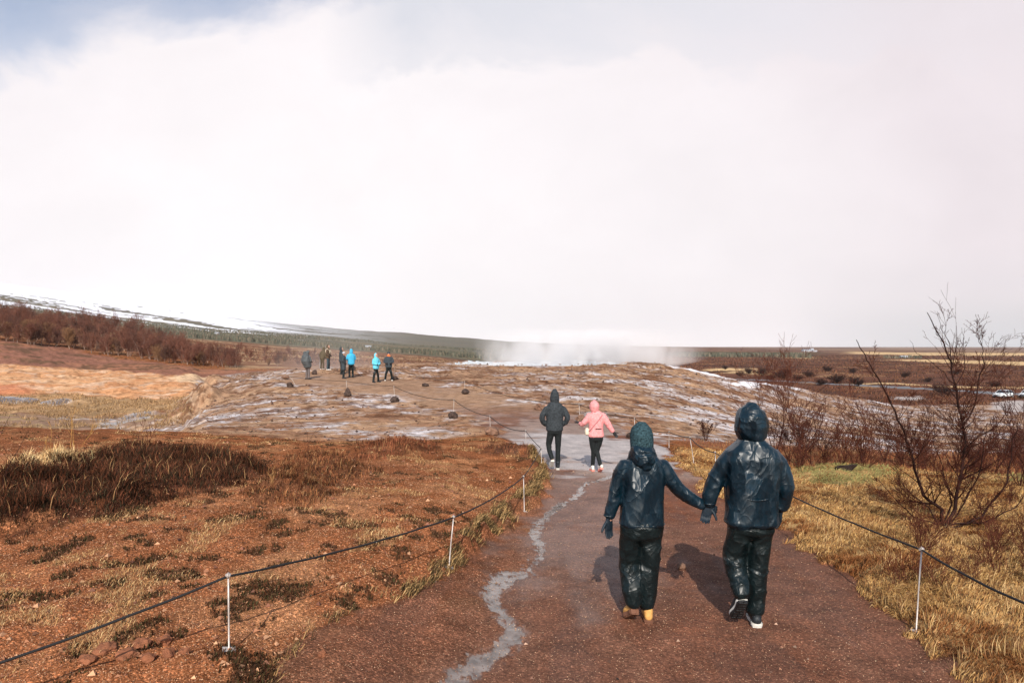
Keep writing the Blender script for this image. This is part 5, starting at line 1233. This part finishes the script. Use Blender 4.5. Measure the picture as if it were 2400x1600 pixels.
c = pal(rg, n, [(.30, .18, .075), (.07, .05, .024), (.14, .08, .035), (.42, .27, .12), (.05, .035, .02)])
blades('bank_turf', x, y, z, rg.uniform(.04, .15, n), .003+.0007*y, rg.uniform(.5, 1.9, n), rg.normal(.2, 1.0, n), c, 'ragged turf along the eroded lip of the left bank', 'turf')
# tussocks in the gully and on the hillside at the left
x, y, rg = scatter_px(34000, -60, 470, 912, 1000, 51, 26)
z, M = terrain(x, y); k = fbm(x*.9, y*.9, o=3); m = ((M['gully'] > 0) & (k > -.2)) | ((M['gullybed'] > 0) & (k > .25)); x, y, z = x[m], y[m], z[m]; n = len(x)
blades('tussocks', x, y, z, rg.uniform(.08, .3, n), .012+.0004*y, rg.uniform(.3, 1.4, n), rg.uniform(0, 6.3, n), pal(rg, n, [(.42, .27, .14), (.32, .20, .10), (.20, .12, .06)]), 'olive brown tussocks in the gully below the orange slope', 'grass')
# gravel: loose stones
M_PEB = mat('gravel_stone', (1, 1, 1), .75, .35, attr=True)
def gravel(name, n0, box_, key, inv, smin, smax, cols, label, seed):
    x, y, rg = scatter_px(n0, *box_, seed); z, M = terrain(x, y); m = (M[key] > 0)
    if key == 'sinter': m &= M['path'] < -.01
    x, y, z = x[m], y[m], z[m]; n = len(x)
    base = np.array([(1, 0, 0), (-.5, .87, 0), (-.5, -.87, 0), (.0, 0, .75), (0, 0, -.6)], float)
    F0 = np.array([(0, 1, 3), (1, 2, 3), (2, 0, 3), (1, 0, 4), (2, 1, 4), (0, 2, 4)])
    s = np.exp(rg.uniform(math.log(smin), math.log(smax), n))*(.75+.25*y/6); th = rg.uniform(0, 6.3, n)
    Vv = base[None]*s[:, None, None]*rg.uniform(.6, 1.25, (n, 5, 3)); c_, s_ = np.cos(th), np.sin(th)
    X = Vv[..., 0]*c_[:, None]-Vv[..., 1]*s_[:, None]; Y = Vv[..., 0]*s_[:, None]+Vv[..., 1]*c_[:, None]
    V = np.stack([X+x[:, None], Y+y[:, None], Vv[..., 2]+z[:, None]+.2*s[:, None]], -1).reshape(-1, 3)
    F = (np.arange(n)[:, None, None]*5+F0[None]).reshape(-1, 3)
    o = mesh_obj(name, V, F, M_PEB, smooth=False, col=np.repeat(pal(rg, n, cols, .3), 5, axis=0)); tag(o, label, 'gravel', kind='stuff')
gravel('gravel', 110000, (-60, 1290, 1110, 1640), 'leftbank', 0, .0025, .009, [(.36, .16, .07), (.46, .22, .11), (.22, .085, .04), (.15, .06, .035), (.42, .25, .14)], 'loose rusty gravel on the slope left of the path', 61)
gravel('path_gravel', 60000, (600, 2260, 1130, 1640), 'path', 0, .0018, .006, [(.20, .10, .06), (.34, .19, .11), (.11, .05, .03), (.50, .32, .20)], 'fine loose gravel on the brown footpath', 62)
gravel('loose_stones', 900, (-60, 1290, 1080, 1640), 'leftbank', 0, .012, .035, [(.30, .13, .065), (.20, .08, .045), (.45, .24, .13)], 'larger reddish stones strewn over the left slope', 63)
gravel('rubble', 3000, (430, 2300, 862, 1060), 'sinter', 0, .012, .045, [(.12, .06, .035), (.20, .11, .07), (.07, .04, .03), (.26, .16, .11)], 'broken crust and rubble strewn over the mineral terrace', 64)
gravel('path_stones', 320, (700, 2200, 1120, 1640), 'path', 0, .008, .022, [(.22, .10, .06), (.12, .06, .04), (.32, .20, .14)], 'scattered small stones on the footpath', 65)
# ------------------------------------------------------------------ bare shrubs and birches
def grow(segs, p, d, length, r, lvl, rg, steps=6, wander=.16, up=.10, kids_n=(4, 3, 2), spread=.75, shrink=.55, rmin=.0016):
    p = np.array(p, float); d = np.array(d, float); d /= np.linalg.norm(d); sl = length/steps
    for i in range(steps):
        d = d+rg.normal(0, wander, 3); d[2] += up; d /= np.linalg.norm(d)
        q = p+d*sl; r0 = max(r*(1-i/steps*.75), rmin); r1 = max(r*(1-(i+1)/steps*.75), rmin*.8)
        segs.append((p, q, r0, r1, lvl)); p = q
        if lvl > 0 and i >= 1:
            for _ in range(rg.poisson(kids_n[min(3-lvl, len(kids_n)-1)]/max(steps-1, 1)*1.0+.0)):
                s = rg.normal(size=3); s -= d*s.dot(d); s /= np.linalg.norm(s)+1e-9
                grow(segs, p, d+s*spread*rg.uniform(.6, 1.3), length*shrink*rg.uniform(.6, 1.15), r0*.62, lvl-1, rg, max(3, steps-1), wander, up, kids_n, spread, shrink, rmin)
def twig_obj(name, segs, parent, c0, c1, sides=(5, 3), lvl_thick=2):
    a = np.array([s[0] for s in segs]); b = np.array([s[1] for s in segs]); r0 = np.array([s[2] for s in segs]); r1 = np.array([s[3] for s in segs])
    V, F = prisms(a, b, r0, r1, sides[0]); k = np.repeat(np.clip(r0/(r0.max()*.7), 0, 1), 2*sides[0])[:, None]
    rg = np.random.default_rng(len(segs)); j = np.repeat(rg.uniform(.7, 1.35, len(segs)), 2*sides[0])[:, None]
    return mesh_obj(name, V, F, M_TWIG, parent, col=np.clip((np.array(c0)[None]*k+np.array(c1)[None]*(1-k))*j, 0, 1))
def make_shrub(name, loc, stems, seed, h, r, c0, c1, lvl=3, kids_n=(7, 5, 3), spread=.8, tilt=.5, label=None, group=None, cat='shrub', rmin=.0022, up=.08, crown_col=None):
    root = empty(name, loc); tag(root, label, cat, group); rg = np.random.default_rng(seed); tr, cr = [], []
    for i in range(stems):
        t = rg.uniform(0, 6.3); segs = []
        grow(segs, (0, 0, -.05), (math.cos(t)*tilt*rg.uniform(.3, 1), math.sin(t)*tilt*rg.uniform(.3, 1), 1), h*rg.uniform(.65, 1.05), r*rg.uniform(.7, 1), lvl, rg, 8, .13, up, kids_n, spread, .5, rmin)
        tr += [s for s in segs if s[4] == lvl]; cr += [s for s in segs if s[4] != lvl]
    twig_obj('trunk', tr, root, c0, c0); twig_obj('crown', cr, root, crown_col or c0, crown_col or c1, sides=(3, 3)) if cr else None
    return root
BK, RD = (.035, .018, .015), (.14, .042, .024)
# the big bare shrub in the lower right, stems laid out as they stand
bx, by = W2(2207, 1247); root = empty('bare_shrub', (bx, by, gz(bx, by))); tag(root, 'largest bare shrub with dark crooked stems reaching above the horizon at the right', 'shrub')
STEMS = [([(2207,1250),(2206,1191),(2165,1159),(2149,1115),(2136,1060),(2123,1019),(2098,965),(2069,904),(2037,853),(2021,818),(2007,796)], .024, -.35),
 ([(2207,1250),(2238,1197),(2248,1124),(2262,1051),(2260,1006),(2248,955),(2238,898),(2228,850),(2211,805),(2187,761),(2173,732)], .026, .1),
 ([(2258,1000),(2283,955),(2299,879),(2307,843),(2299,812),(2289,788)], .012, .2),
 ([(2232,860),(2243,808),(2241,762)], .006, .1), ([(2228,845),(2225,805),(2205,770),(2196,737)], .006, .05), ([(2240,905),(2262,860),(2260,800),(2254,768)], .006, .2),
 ([(2207,1250),(2300,1210),(2362,1130),(2372,1050),(2384,990)], .018, .3), ([(2207,1250),(2180,1190),(2120,1140),(2085,1090)], .012, -.2),
 ([(2207,1250),(2230,1180),(2215,1120),(2190,1040),(2188,960)], .013, .35), ([(2207,1250),(2260,1180),(2300,1100),(2305,1050),(2312,1000)], .012, -.3),
 ([(2236,900),(2200,860),(2150,828),(2132,797)], .006, 0), ([(2300,880),(2322,850),(2335,832)], .005, .2), ([(2210,1230),(2300,1225),(2380,1190),(2420,1130)], .014, .15), ([(2200,1230),(2140,1210),(2090,1160),(2055,1120)], .010, .1)]
rg = np.random.default_rng(5); tr, cr = [], []
for pts, r, dof in STEMS:
    n = len(pts); Pw = [np.array(rise(u, v, by+dof*(i/(n-1))))-np.array(root.location) for i, (u, v) in enumerate(pts)]
    # resample with slight crookedness
    Q = []
    for i in range(n-1):
        for t in np.linspace(0, 1, 4)[:-1]: Q.append(Pw[i]*(1-t)+Pw[i+1]*t+rg.normal(0, .008, 3))
    Q.append(Pw[-1]); m_ = len(Q)
    for i in range(m_-1):
        f0, f1 = i/m_, (i+1)/m_; ra, rb = r*(1-.85*f0), r*(1-.85*f1); tr.append((Q[i], Q[i+1], ra, rb, 3))
        d = Q[i+1]-Q[i]; d /= np.linalg.norm(d)
        if f0 > .10:
            for _ in range(rg.poisson((2.8 if f0 < .42 else (1.5 if f0 < .62 else (.5 if f0 < .82 else .0))) if r > .008 else (.45 if f0 < .7 else 0))):
                s = rg.normal(size=3); s -= d*s.dot(d); s /= np.linalg.norm(s); ln_ = rg.uniform(.25, .75)*(1.35-f0*1.2)
                grow(cr, Q[i], d*.9+s*(.85 if f0 < .6 else .5), ln_, max(ra*.45, .0035), 2, rg, 6, .12, .05, (5, 4), .7, .5, .0019)
for s_ in [q for q in tr+cr if q[2] < .006]:
    if rg.random() < .35:
        p_ = np.array(s_[0])*.5+np.array(s_[1])*.5; dd = rg.normal(0, .5, 3)+np.array([0, 0, .8]); dd /= np.linalg.norm(dd); cr.append((p_, p_+dd*.013, .0035, .0015, 0))
twig_obj('trunk', tr, root, (.030, .016, .014), (.030, .016, .014)); twig_obj('crown', cr, root, (.03, .014, .012), (.085, .028, .018), sides=(3, 3))
print('crown segs', len(cr))
# mid distance shrubs right of the man, each with its own shape
SH = [(1817, 1062, 895, 'thin bare shrub just right of the hood of the tall walker'), (1879, 1094, 918, 'upright bare shrub second to the right of the tall walker'), (2022, 1092, 936, 'dark bare shrub left of the largest shrub, standing alone'),
      (1935, 1075, 985, 'low bare shrub between the upright pair and the lone dark one'), (1850, 1080, 960, 'bushy bare shrub behind the shoulder of the tall walker'), (2075, 1085, 1000, 'low red twigged shrub just left of the largest shrub'),
      (1655, 1030, 985, 'small wispy sapling between the heads of the couple'), (1980, 1075, 1000, 'low twiggy shrub beside the lone dark one'), (2120, 1090, 985, 'red twigged shrub behind the left stem of the largest shrub'),
      (2330, 1110, 985, 'bare shrub behind the right stems of the largest shrub'), (2392, 1150, 975, 'taller bare shrub at the right edge of the picture'), (2290, 1100, 1010, 'low bare shrub behind the middle of the largest shrub'),
      (1905, 1092, 1010, 'low shrub at the grass edge right of the upright one'), (2170, 1100, 1000, 'bare shrub behind the trunk of the largest shrub'), (2240, 1100, 975, 'bare shrub seen through the main fork of the largest shrub'), (2420, 1120, 1000, 'bare shrub cut by the right edge of the picture')]
for i, (u, vb, vt, lb) in enumerate(SH):
    x, y, z = place(u, vb); h = (vb-vt)/FPX*y
    big_ = h > 1.5
    make_shrub('bare_shrub', (x, y, z), 5 if big_ else 6, 70+i, h, .018 if big_ else .011, (.055, .022, .018), (.17, .055, .032), 3, (8, 5, 3) if big_ else (6, 4, 2), .7, .35 if big_ else .7, lb, 'bare shrubs right of the path', rmin=.0042)
# low red brush: a few models copied along the strip
protos = []
for k in range(5):
    protos.append(make_shrub('low_brush', (0, 0, 0), 8, 300+k, .75, .009, (.10, .035, .022), (.24, .075, .04), 2, (7, 4), .75, .8, 'low rusty twigged brush in the strip behind the dry grass', 'low brush behind the dry grass', 'shrub', rmin=.004))
rg = np.random.default_rng(9); cnt = 0
for k in range(32):
    u = rg.uniform(1790, 2440); v = rg.uniform(1052, 1112) if k % 3 else rg.uniform(1090, 1112)
    if u < 1840 and v > 1095: continue
    x, y = W2(u, v); c = protos[k] if k < 5 else copy_fast(protos[k % 5], kids(protos[k % 5]))
    c.location = (x, y, gz(x, y)); c.rotation_euler.z = rg.uniform(0, 6.3); s = rg.uniform(.6, 1.3); c.scale = (s, s, s*rg.uniform(.8, 1.2))
# twigs in the dry grass around the right rod
for k in range(16):
    u = rg.uniform(2060, 2420); v = rg.uniform(1270, 1400)
    x, y = W2(u, v); c = copy_fast(protos[k % 5], kids(protos[k % 5])); c.location = (x, y, gz(x, y)); c.rotation_euler.z = rg.uniform(0, 6.3); s = rg.uniform(.35, .6); c.scale = (s, s, s)
    c['label'] = 'low rusty twigged brush in the dry grass below the largest shrub'; c['group'] = 'low brush in the dry grass'
# saplings on the left
GOLD = (.42, .22, .07)
for (u, vb, vt, st, c0, c1, lb, ti) in [(168, 1092, 968, 3, GOLD, (.45, .24, .09), 'yellow stemmed sapling above the straw patch on the left', .35), (8, 1215, 1030, 4, BK, (.09, .03, .02), 'dark twiggy sapling at the left edge of the picture', .3),
        (345, 1086, 1012, 4, (.12, .045, .03), (.16, .06, .035), 'thin dark sapling behind the large heather bed', .7), (722, 1130, 1015, 2, (.07, .03, .02), (.14, .05, .03), 'dark upright sapling in the reddish weeds', .12),
        (700, 1185, 1100, 3, (.16, .06, .03), (.30, .12, .05), 'rusty sapling left of the upright dark one', .3), (1156, 1064, 1022, 4, (.16, .07, .04), (.22, .09, .05), 'small forked twig bush on the heather clump at the path bend', .6), (640, 1190, 1125, 4, (.32, .17, .07), (.40, .22, .09), 'pale dead stalks at the left end of the reddish weeds', .4),
        (118, 1120, 1020, 1, GOLD, GOLD, 'single pale stem left of the yellow sapling', .1)]:
    x, y, z = place(u, vb); h = (vb-vt)/FPX*y
    make_shrub('sapling', (x, y, z), st, int(u), h, .006, c0, c1, 2, (6, 3), .55, ti, lb, 'saplings on the left slope', 'sapling', rmin=.0016+.00012*y)
# dark bushes out on the plain
pb = [make_shrub('bush', (0, 0, 0), 12, 400+k, 2.6, .04, (.05, .028, .024), (.085, .045, .034), 3, (9, 6, 3), .9, .9, 'dark rounded bush on the plain by the road', 'dark bushes by the road', 'bush', rmin=.022) for k in range(3)]
BU = [(2010, 908, 1.2), (1960, 899, 1.5), (1785, 884, 1.5), (1830, 888, 1.5), (1755, 878, 1.2), (1870, 893, .9), (1925, 904, .9), (1808, 892, 1.0), (2210, 925, 1.2), (1700, 866, 1.0), (2330, 905, .9), (2240, 880, 1.2), (2120, 885, 1.0), (2000, 875, 1.1), (2420, 895, 1.3), (1940, 870, 1.2), (2175, 895, .8), (1845, 878, 1.1), (1735, 884, .9), (1895, 885, 1.2)]
BL = ['dark bush in front of the road bend, nearest the lone shrub', 'dark bush where the road disappears at its left end']
for k, (u, v, s) in enumerate(BU):
    x, y = W2(u, v, 95); c = pb[k] if k < 3 else copy_fast(pb[k % 3], kids(pb[k % 3])); c.location = (x, y, gz(x, y)-.1); c.rotation_euler.z = k*1.3; c.scale = (s*1.05, s*1.05, s*.55)
    if k < 2: c['label'] = BL[k]
    else: c['label'] = 'dark rounded bush on the plain by the road'
# scrub that roughens the plain
x, y, rg = scatter_px(70000, 1560, 2720, 836, 935, 81, 95)
z, M = terrain(x, y); k = fbm(x*.16, y*.22, o=4)+.6*fbm(x*.035+5, y*.05, o=3); m = (M['road'] > 4) & (M['d'] > 98) & (k+.2*rg.normal(size=len(x)) > .05)
for q in ('tan1', 'tan2', 'tan3', 'tan4', 'tan5', 'slab1', 'slab2'): m &= M[q] < 0
x, y, z = x[m], y[m], z[m]; n = len(x)
blades('scrub', x, y, z, rg.uniform(.2, .8, n)*(.6+y/500), .0010*y, rg.uniform(.2, 1.2, n), rg.uniform(0, 6.3, n), pal(rg, n, [(.075, .035, .025), (.12, .05, .03), (.05, .03, .024), (.20, .09, .045)]), 'dark red brown scrub covering the plain', 'scrub')
x, y, rg = scatter_px(40000, -60, 1150, 815, 872, 82, 95)
z, M = terrain(x, y); k = fbm(x*.16, y*.22, o=4); m = (M['d'] > 112) & (M['d'] < 430) & (M['sinter'] < 0) & (M['brownred'] < 0) & (k+.2*rg.normal(size=len(x)) > .0); x, y, z = x[m], y[m], z[m]; n = len(x)
blades('scrub', x, y, z, rg.uniform(.2, .7, n)*(.6+y/500), .0010*y, rg.uniform(.2, 1.2, n), rg.uniform(0, 6.3, n), pal(rg, n, [(.13, .06, .04), (.18, .08, .05), (.09, .05, .035), (.28, .16, .09)]), 'brown scrub on the heath behind the group', 'scrub')
# birch wood on the left hillside
bp = []
for k in range(7):
    bp.append(make_shrub('birch_tree', (0, 0, 0), (3, 4, 2, 4, 3, 5, 3)[k], 500+k, (5.2, 4.6, 5.8, 4.2, 5.0, 3.6, 5.4)[k], .055, (.30, .21, .165), (.20, .10, .075), 3, (13, 8, 4), .75, .32, 'bare reddish birch in the wood on the left hillside', 'birches on the left hillside', 'tree', rmin=.017, crown_col=[(.18, .080, .056), (.21, .092, .062), (.14, .070, .054), (.23, .10, .068), (.19, .082, .058), (.26, .14, .075), (.12, .065, .050)][k]))
rg = np.random.default_rng(12)
front = [(-120, 782), (0, 800), (60, 806), (140, 812), (221, 826), (300, 836), (391, 850), (488, 857), (560, 864)]
fu = np.array([p[0] for p in front]); fv = np.array([p[1] for p in front])
used_b = set()
def put_birch(x, y, s, k, lb=None):
    if k in used_b: c = copy_fast(bp[k], kids(bp[k]))
    else: c = bp[k]; used_b.add(k)
    c.location = (x, y, gz(x, y)-.1); c.rotation_euler.z = rg.uniform(0, 6.3); c.scale = (s, s, s*rg.uniform(.9, 1.15))
    if lb: c['label'] = lb
nb = 0
for k in range(46):
    u = -100+k*14.2+rg.normal(0, 5); v = np.interp(u, fu, fv)+rg.normal(0, 1.5); x, y = W2(u, v, 60)
    s = (.60 if u < 420 else .42)*rg.uniform(.7, 1.1); put_birch(x, y, s, k % 7, 'pale trunked bare birch in the front row of the left hillside wood'); nb += 1
for k in range(235):
    u = rg.uniform(-160, 560)*1.0; w = (1-sst(np.array([u]), 200, 560)[0]); back = rg.uniform(1.5, 8+75*w)
    x, y = W2(u, np.interp(u, fu, fv), 60); y2 = y+back; x2 = (u-U0)/FPX*y2
    s = (.36+.34*w)*rg.uniform(.7, 1.15); put_birch(x2, y2, s, k % 7, 'bare reddish birch behind the front row of the left hillside wood'); nb += 1
for k in range(26):
    u = rg.uniform(540, 760); x, y = W2(min(u, 600), 866, 60); y2 = y+rg.uniform(10, 70); x2 = (u-U0)/FPX*y2
    put_birch(x2, y2, rg.uniform(.2, .38), k % 7, 'small scattered birch on the heath right of the left hillside wood')
print('birches', nb)
# conifer woods far off: one mass each
def conifers(name, n, u0, u1, y0, y1, h, label, seed, col, dens=None):
    rg = np.random.default_rng(seed); a = rg.uniform((u0-U0)/FPX, (u1-U0)/FPX, n); y = np.exp(rg.uniform(math.log(y0), math.log(y1), n)); x = a*y
    k = fbm(x*.006, y*.008, o=4) > -.15 if dens is None else fbm(x*.006, y*.008, o=4) > dens
    x, y = x[k], y[k]; z = terrain(x, y)[0]; n = len(x); hh = h*rg.uniform(.6, 1.15, n); r = hh*.27
    V, Cc = [], []; base = []; F = []
    th = np.linspace(0, 2*np.pi, 7)[:-1]
    lev = [(0.0, 1.0), (.38, .62), (.36, .80), (.68, .36), (.66, .52), (1.0, .0)]
    arr = np.zeros((n, 36, 3))
    for i, (zz_, rr_) in enumerate(lev):
        jr = rg.uniform(.8, 1.2, (n, 6))
        arr[:, i*6:(i+1)*6, 0] = x[:, None]+np.cos(th)*r[:, None]*rr_*jr; arr[:, i*6:(i+1)*6, 1] = y[:, None]+np.sin(th)*r[:, None]*rr_*jr; arr[:, i*6:(i+1)*6, 2] = (z+hh*zz_)[:, None]
    q = np.array([[i*6+j, i*6+(j+1) % 6, (i+1)*6+(j+1) % 6, (i+1)*6+j] for i in range(5) for j in range(6)])
    F = (np.arange(n)[:, None, None]*36+q[None]).reshape(-1, 4)
    c = np.repeat(pal(rg, n, col, .25), 36, axis=0)
    o = mesh_obj(name, arr.reshape(-1, 3), F, M_BLADE, smooth=False, col=c); tag(o, label, 'wood', kind='stuff')
GR = [(.10, .10, .07), (.11, .10, .07), (.07, .07, .05), (.15, .12, .085)]
conifers('conifer_wood', 14000, 80, 1180, 460, 1250, 2.7, 'dark green conifer wood along the foot of the left hill', 71, GR)
conifers('conifer_wood', 1800, 1590, 1900, 640, 820, 4.5, 'strip of dark green conifers on the plain at the right of the steam', 72, GR, .0)
conifers('shelter_belt', 60, 2070, 2160, 615, 660, 3, 'dark bushes around the small white house on the plain', 73, GR, -2)
# dark lump of turf in the green patch
x, y, z = place(1982, 1113); V, F = rock_mesh(.26, .14, .10, 77, rough=.4); o = mesh_obj('turf_clump', V, F, mat('dark_turf', (.03, .018, .014), .95, .2, bump=(40, 1), var=.5, vscale=20, bdist=.03), smooth=False); o.location = (x, y, z); tag(o, 'dark clump of turf lying in the green patch right of the tall walker', 'clump')
# ------------------------------------------------------------------ steam, mist and haze
def vol_mat(name, dens, scale, lo, hi, z0, z1, col=(.86, .84, .85), edge=None):
    m = bpy.data.materials.new(name); m.use_nodes = True; nt = m.node_tree; nt.nodes.clear()
    out = N(nt, 'ShaderNodeOutputMaterial'); pv = N(nt, 'ShaderNodeVolumePrincipled'); nt.links.new(pv.outputs[0], out.inputs['Volume'])
    pv.inputs['Color'].default_value = (*col, 1); pv.inputs['Anisotropy'].default_value = -.25
    tcn = N(nt, 'ShaderNodeTexCoord'); g = tcn.outputs['Generated']; ob = tcn.outputs['Object']
    mp = N(nt, 'ShaderNodeMapping'); mp.inputs['Scale'].default_value = (1, 1, .55); mp.inputs['Rotation'].default_value = (0, -.35, 0); nt.links.new(ob, mp.inputs[0])
    n = N(nt, 'ShaderNodeTexNoise', i_Scale=float(scale), i_Detail=4.0, i_Roughness=.6, i_Distortion=.6); nt.links.new(mp.outputs[0], n.inputs[0])
    k = ramp(nt, n.outputs[0], [(lo, 0.0), (hi, 1.0)])
    s = N(nt, 'ShaderNodeSeparateXYZ'); nt.links.new(g, s.inputs[0])
    def side(o):   # soft edges of the cloud
        t = mth(nt, 'ABSOLUTE', mth(nt, 'SUBTRACT', o, .5)); return ramp(nt, t, [(.05, 1.0), (.20, .60), (.36, .15), (.48, 0.0)])
    fz = ramp(nt, s.outputs[2], [(0.0, .9), (.25, .7), (.55, .35), (.85, 0.0)])
    f = mth(nt, 'MULTIPLY', mth(nt, 'MULTIPLY', side(s.outputs[0]), side(s.outputs[1])), fz)
    nt.links.new(mth(nt, 'MULTIPLY', mth(nt, 'MULTIPLY', f, k), dens), pv.inputs['Density'])
    return m
def puff(name, c, r, label, material):
    bm = bmesh.new(); bmesh.ops.create_icosphere(bm, subdivisions=4, radius=1)
    V = np.array([v.co[:] for v in bm.verts]); F = [tuple(v.index for v in f.verts) for f in bm.faces]; bm.free()
    V = np.sign(V)*np.abs(V)**.55; V *= (1+.06*fbm(V[:, 0]*2, V[:, 1]*2, V[:, 2]*2, o=2))[:, None]
    V = V*np.array(r)
    o = mesh_obj(name, V, F, material); o.location = c; return tag(o, label, name, kind='stuff')
puff('steam', (7.8, 73.5, POOL_Z+1.85), (12.3, 9.8, 2.45), 'white steam rising from the hot spring and drifting right', vol_mat('steam_volume', 2.1, .45, .38, .68, 0, 1))
puff('mist', (-17.5, 66, .6), (7.5, 17, 4.2), 'thin white mist drifting over the heath behind the group', vol_mat('mist_volume', .07, .12, .35, .7, 0, 1))
me_v, me_f = box(0, 3200, 150, 9000, 7000, 420)
m = bpy.data.materials.new('haze_air'); m.use_nodes = True; nt = m.node_tree; nt.nodes.clear()
out = N(nt, 'ShaderNodeOutputMaterial'); pv = N(nt, 'ShaderNodeVolumePrincipled'); nt.links.new(pv.outputs[0], out.inputs['Volume'])
pv.inputs['Color'].default_value = (1, 1, 1, 1); pv.inputs['Density'].default_value = .00006
m.node_tree.nodes  # even air
o = mesh_obj('haze', me_v, me_f, m, smooth=False); tag(o, 'thin even haze that pales the far hills', 'haze', kind='stuff')
S.cycles.volume_bounces = 2
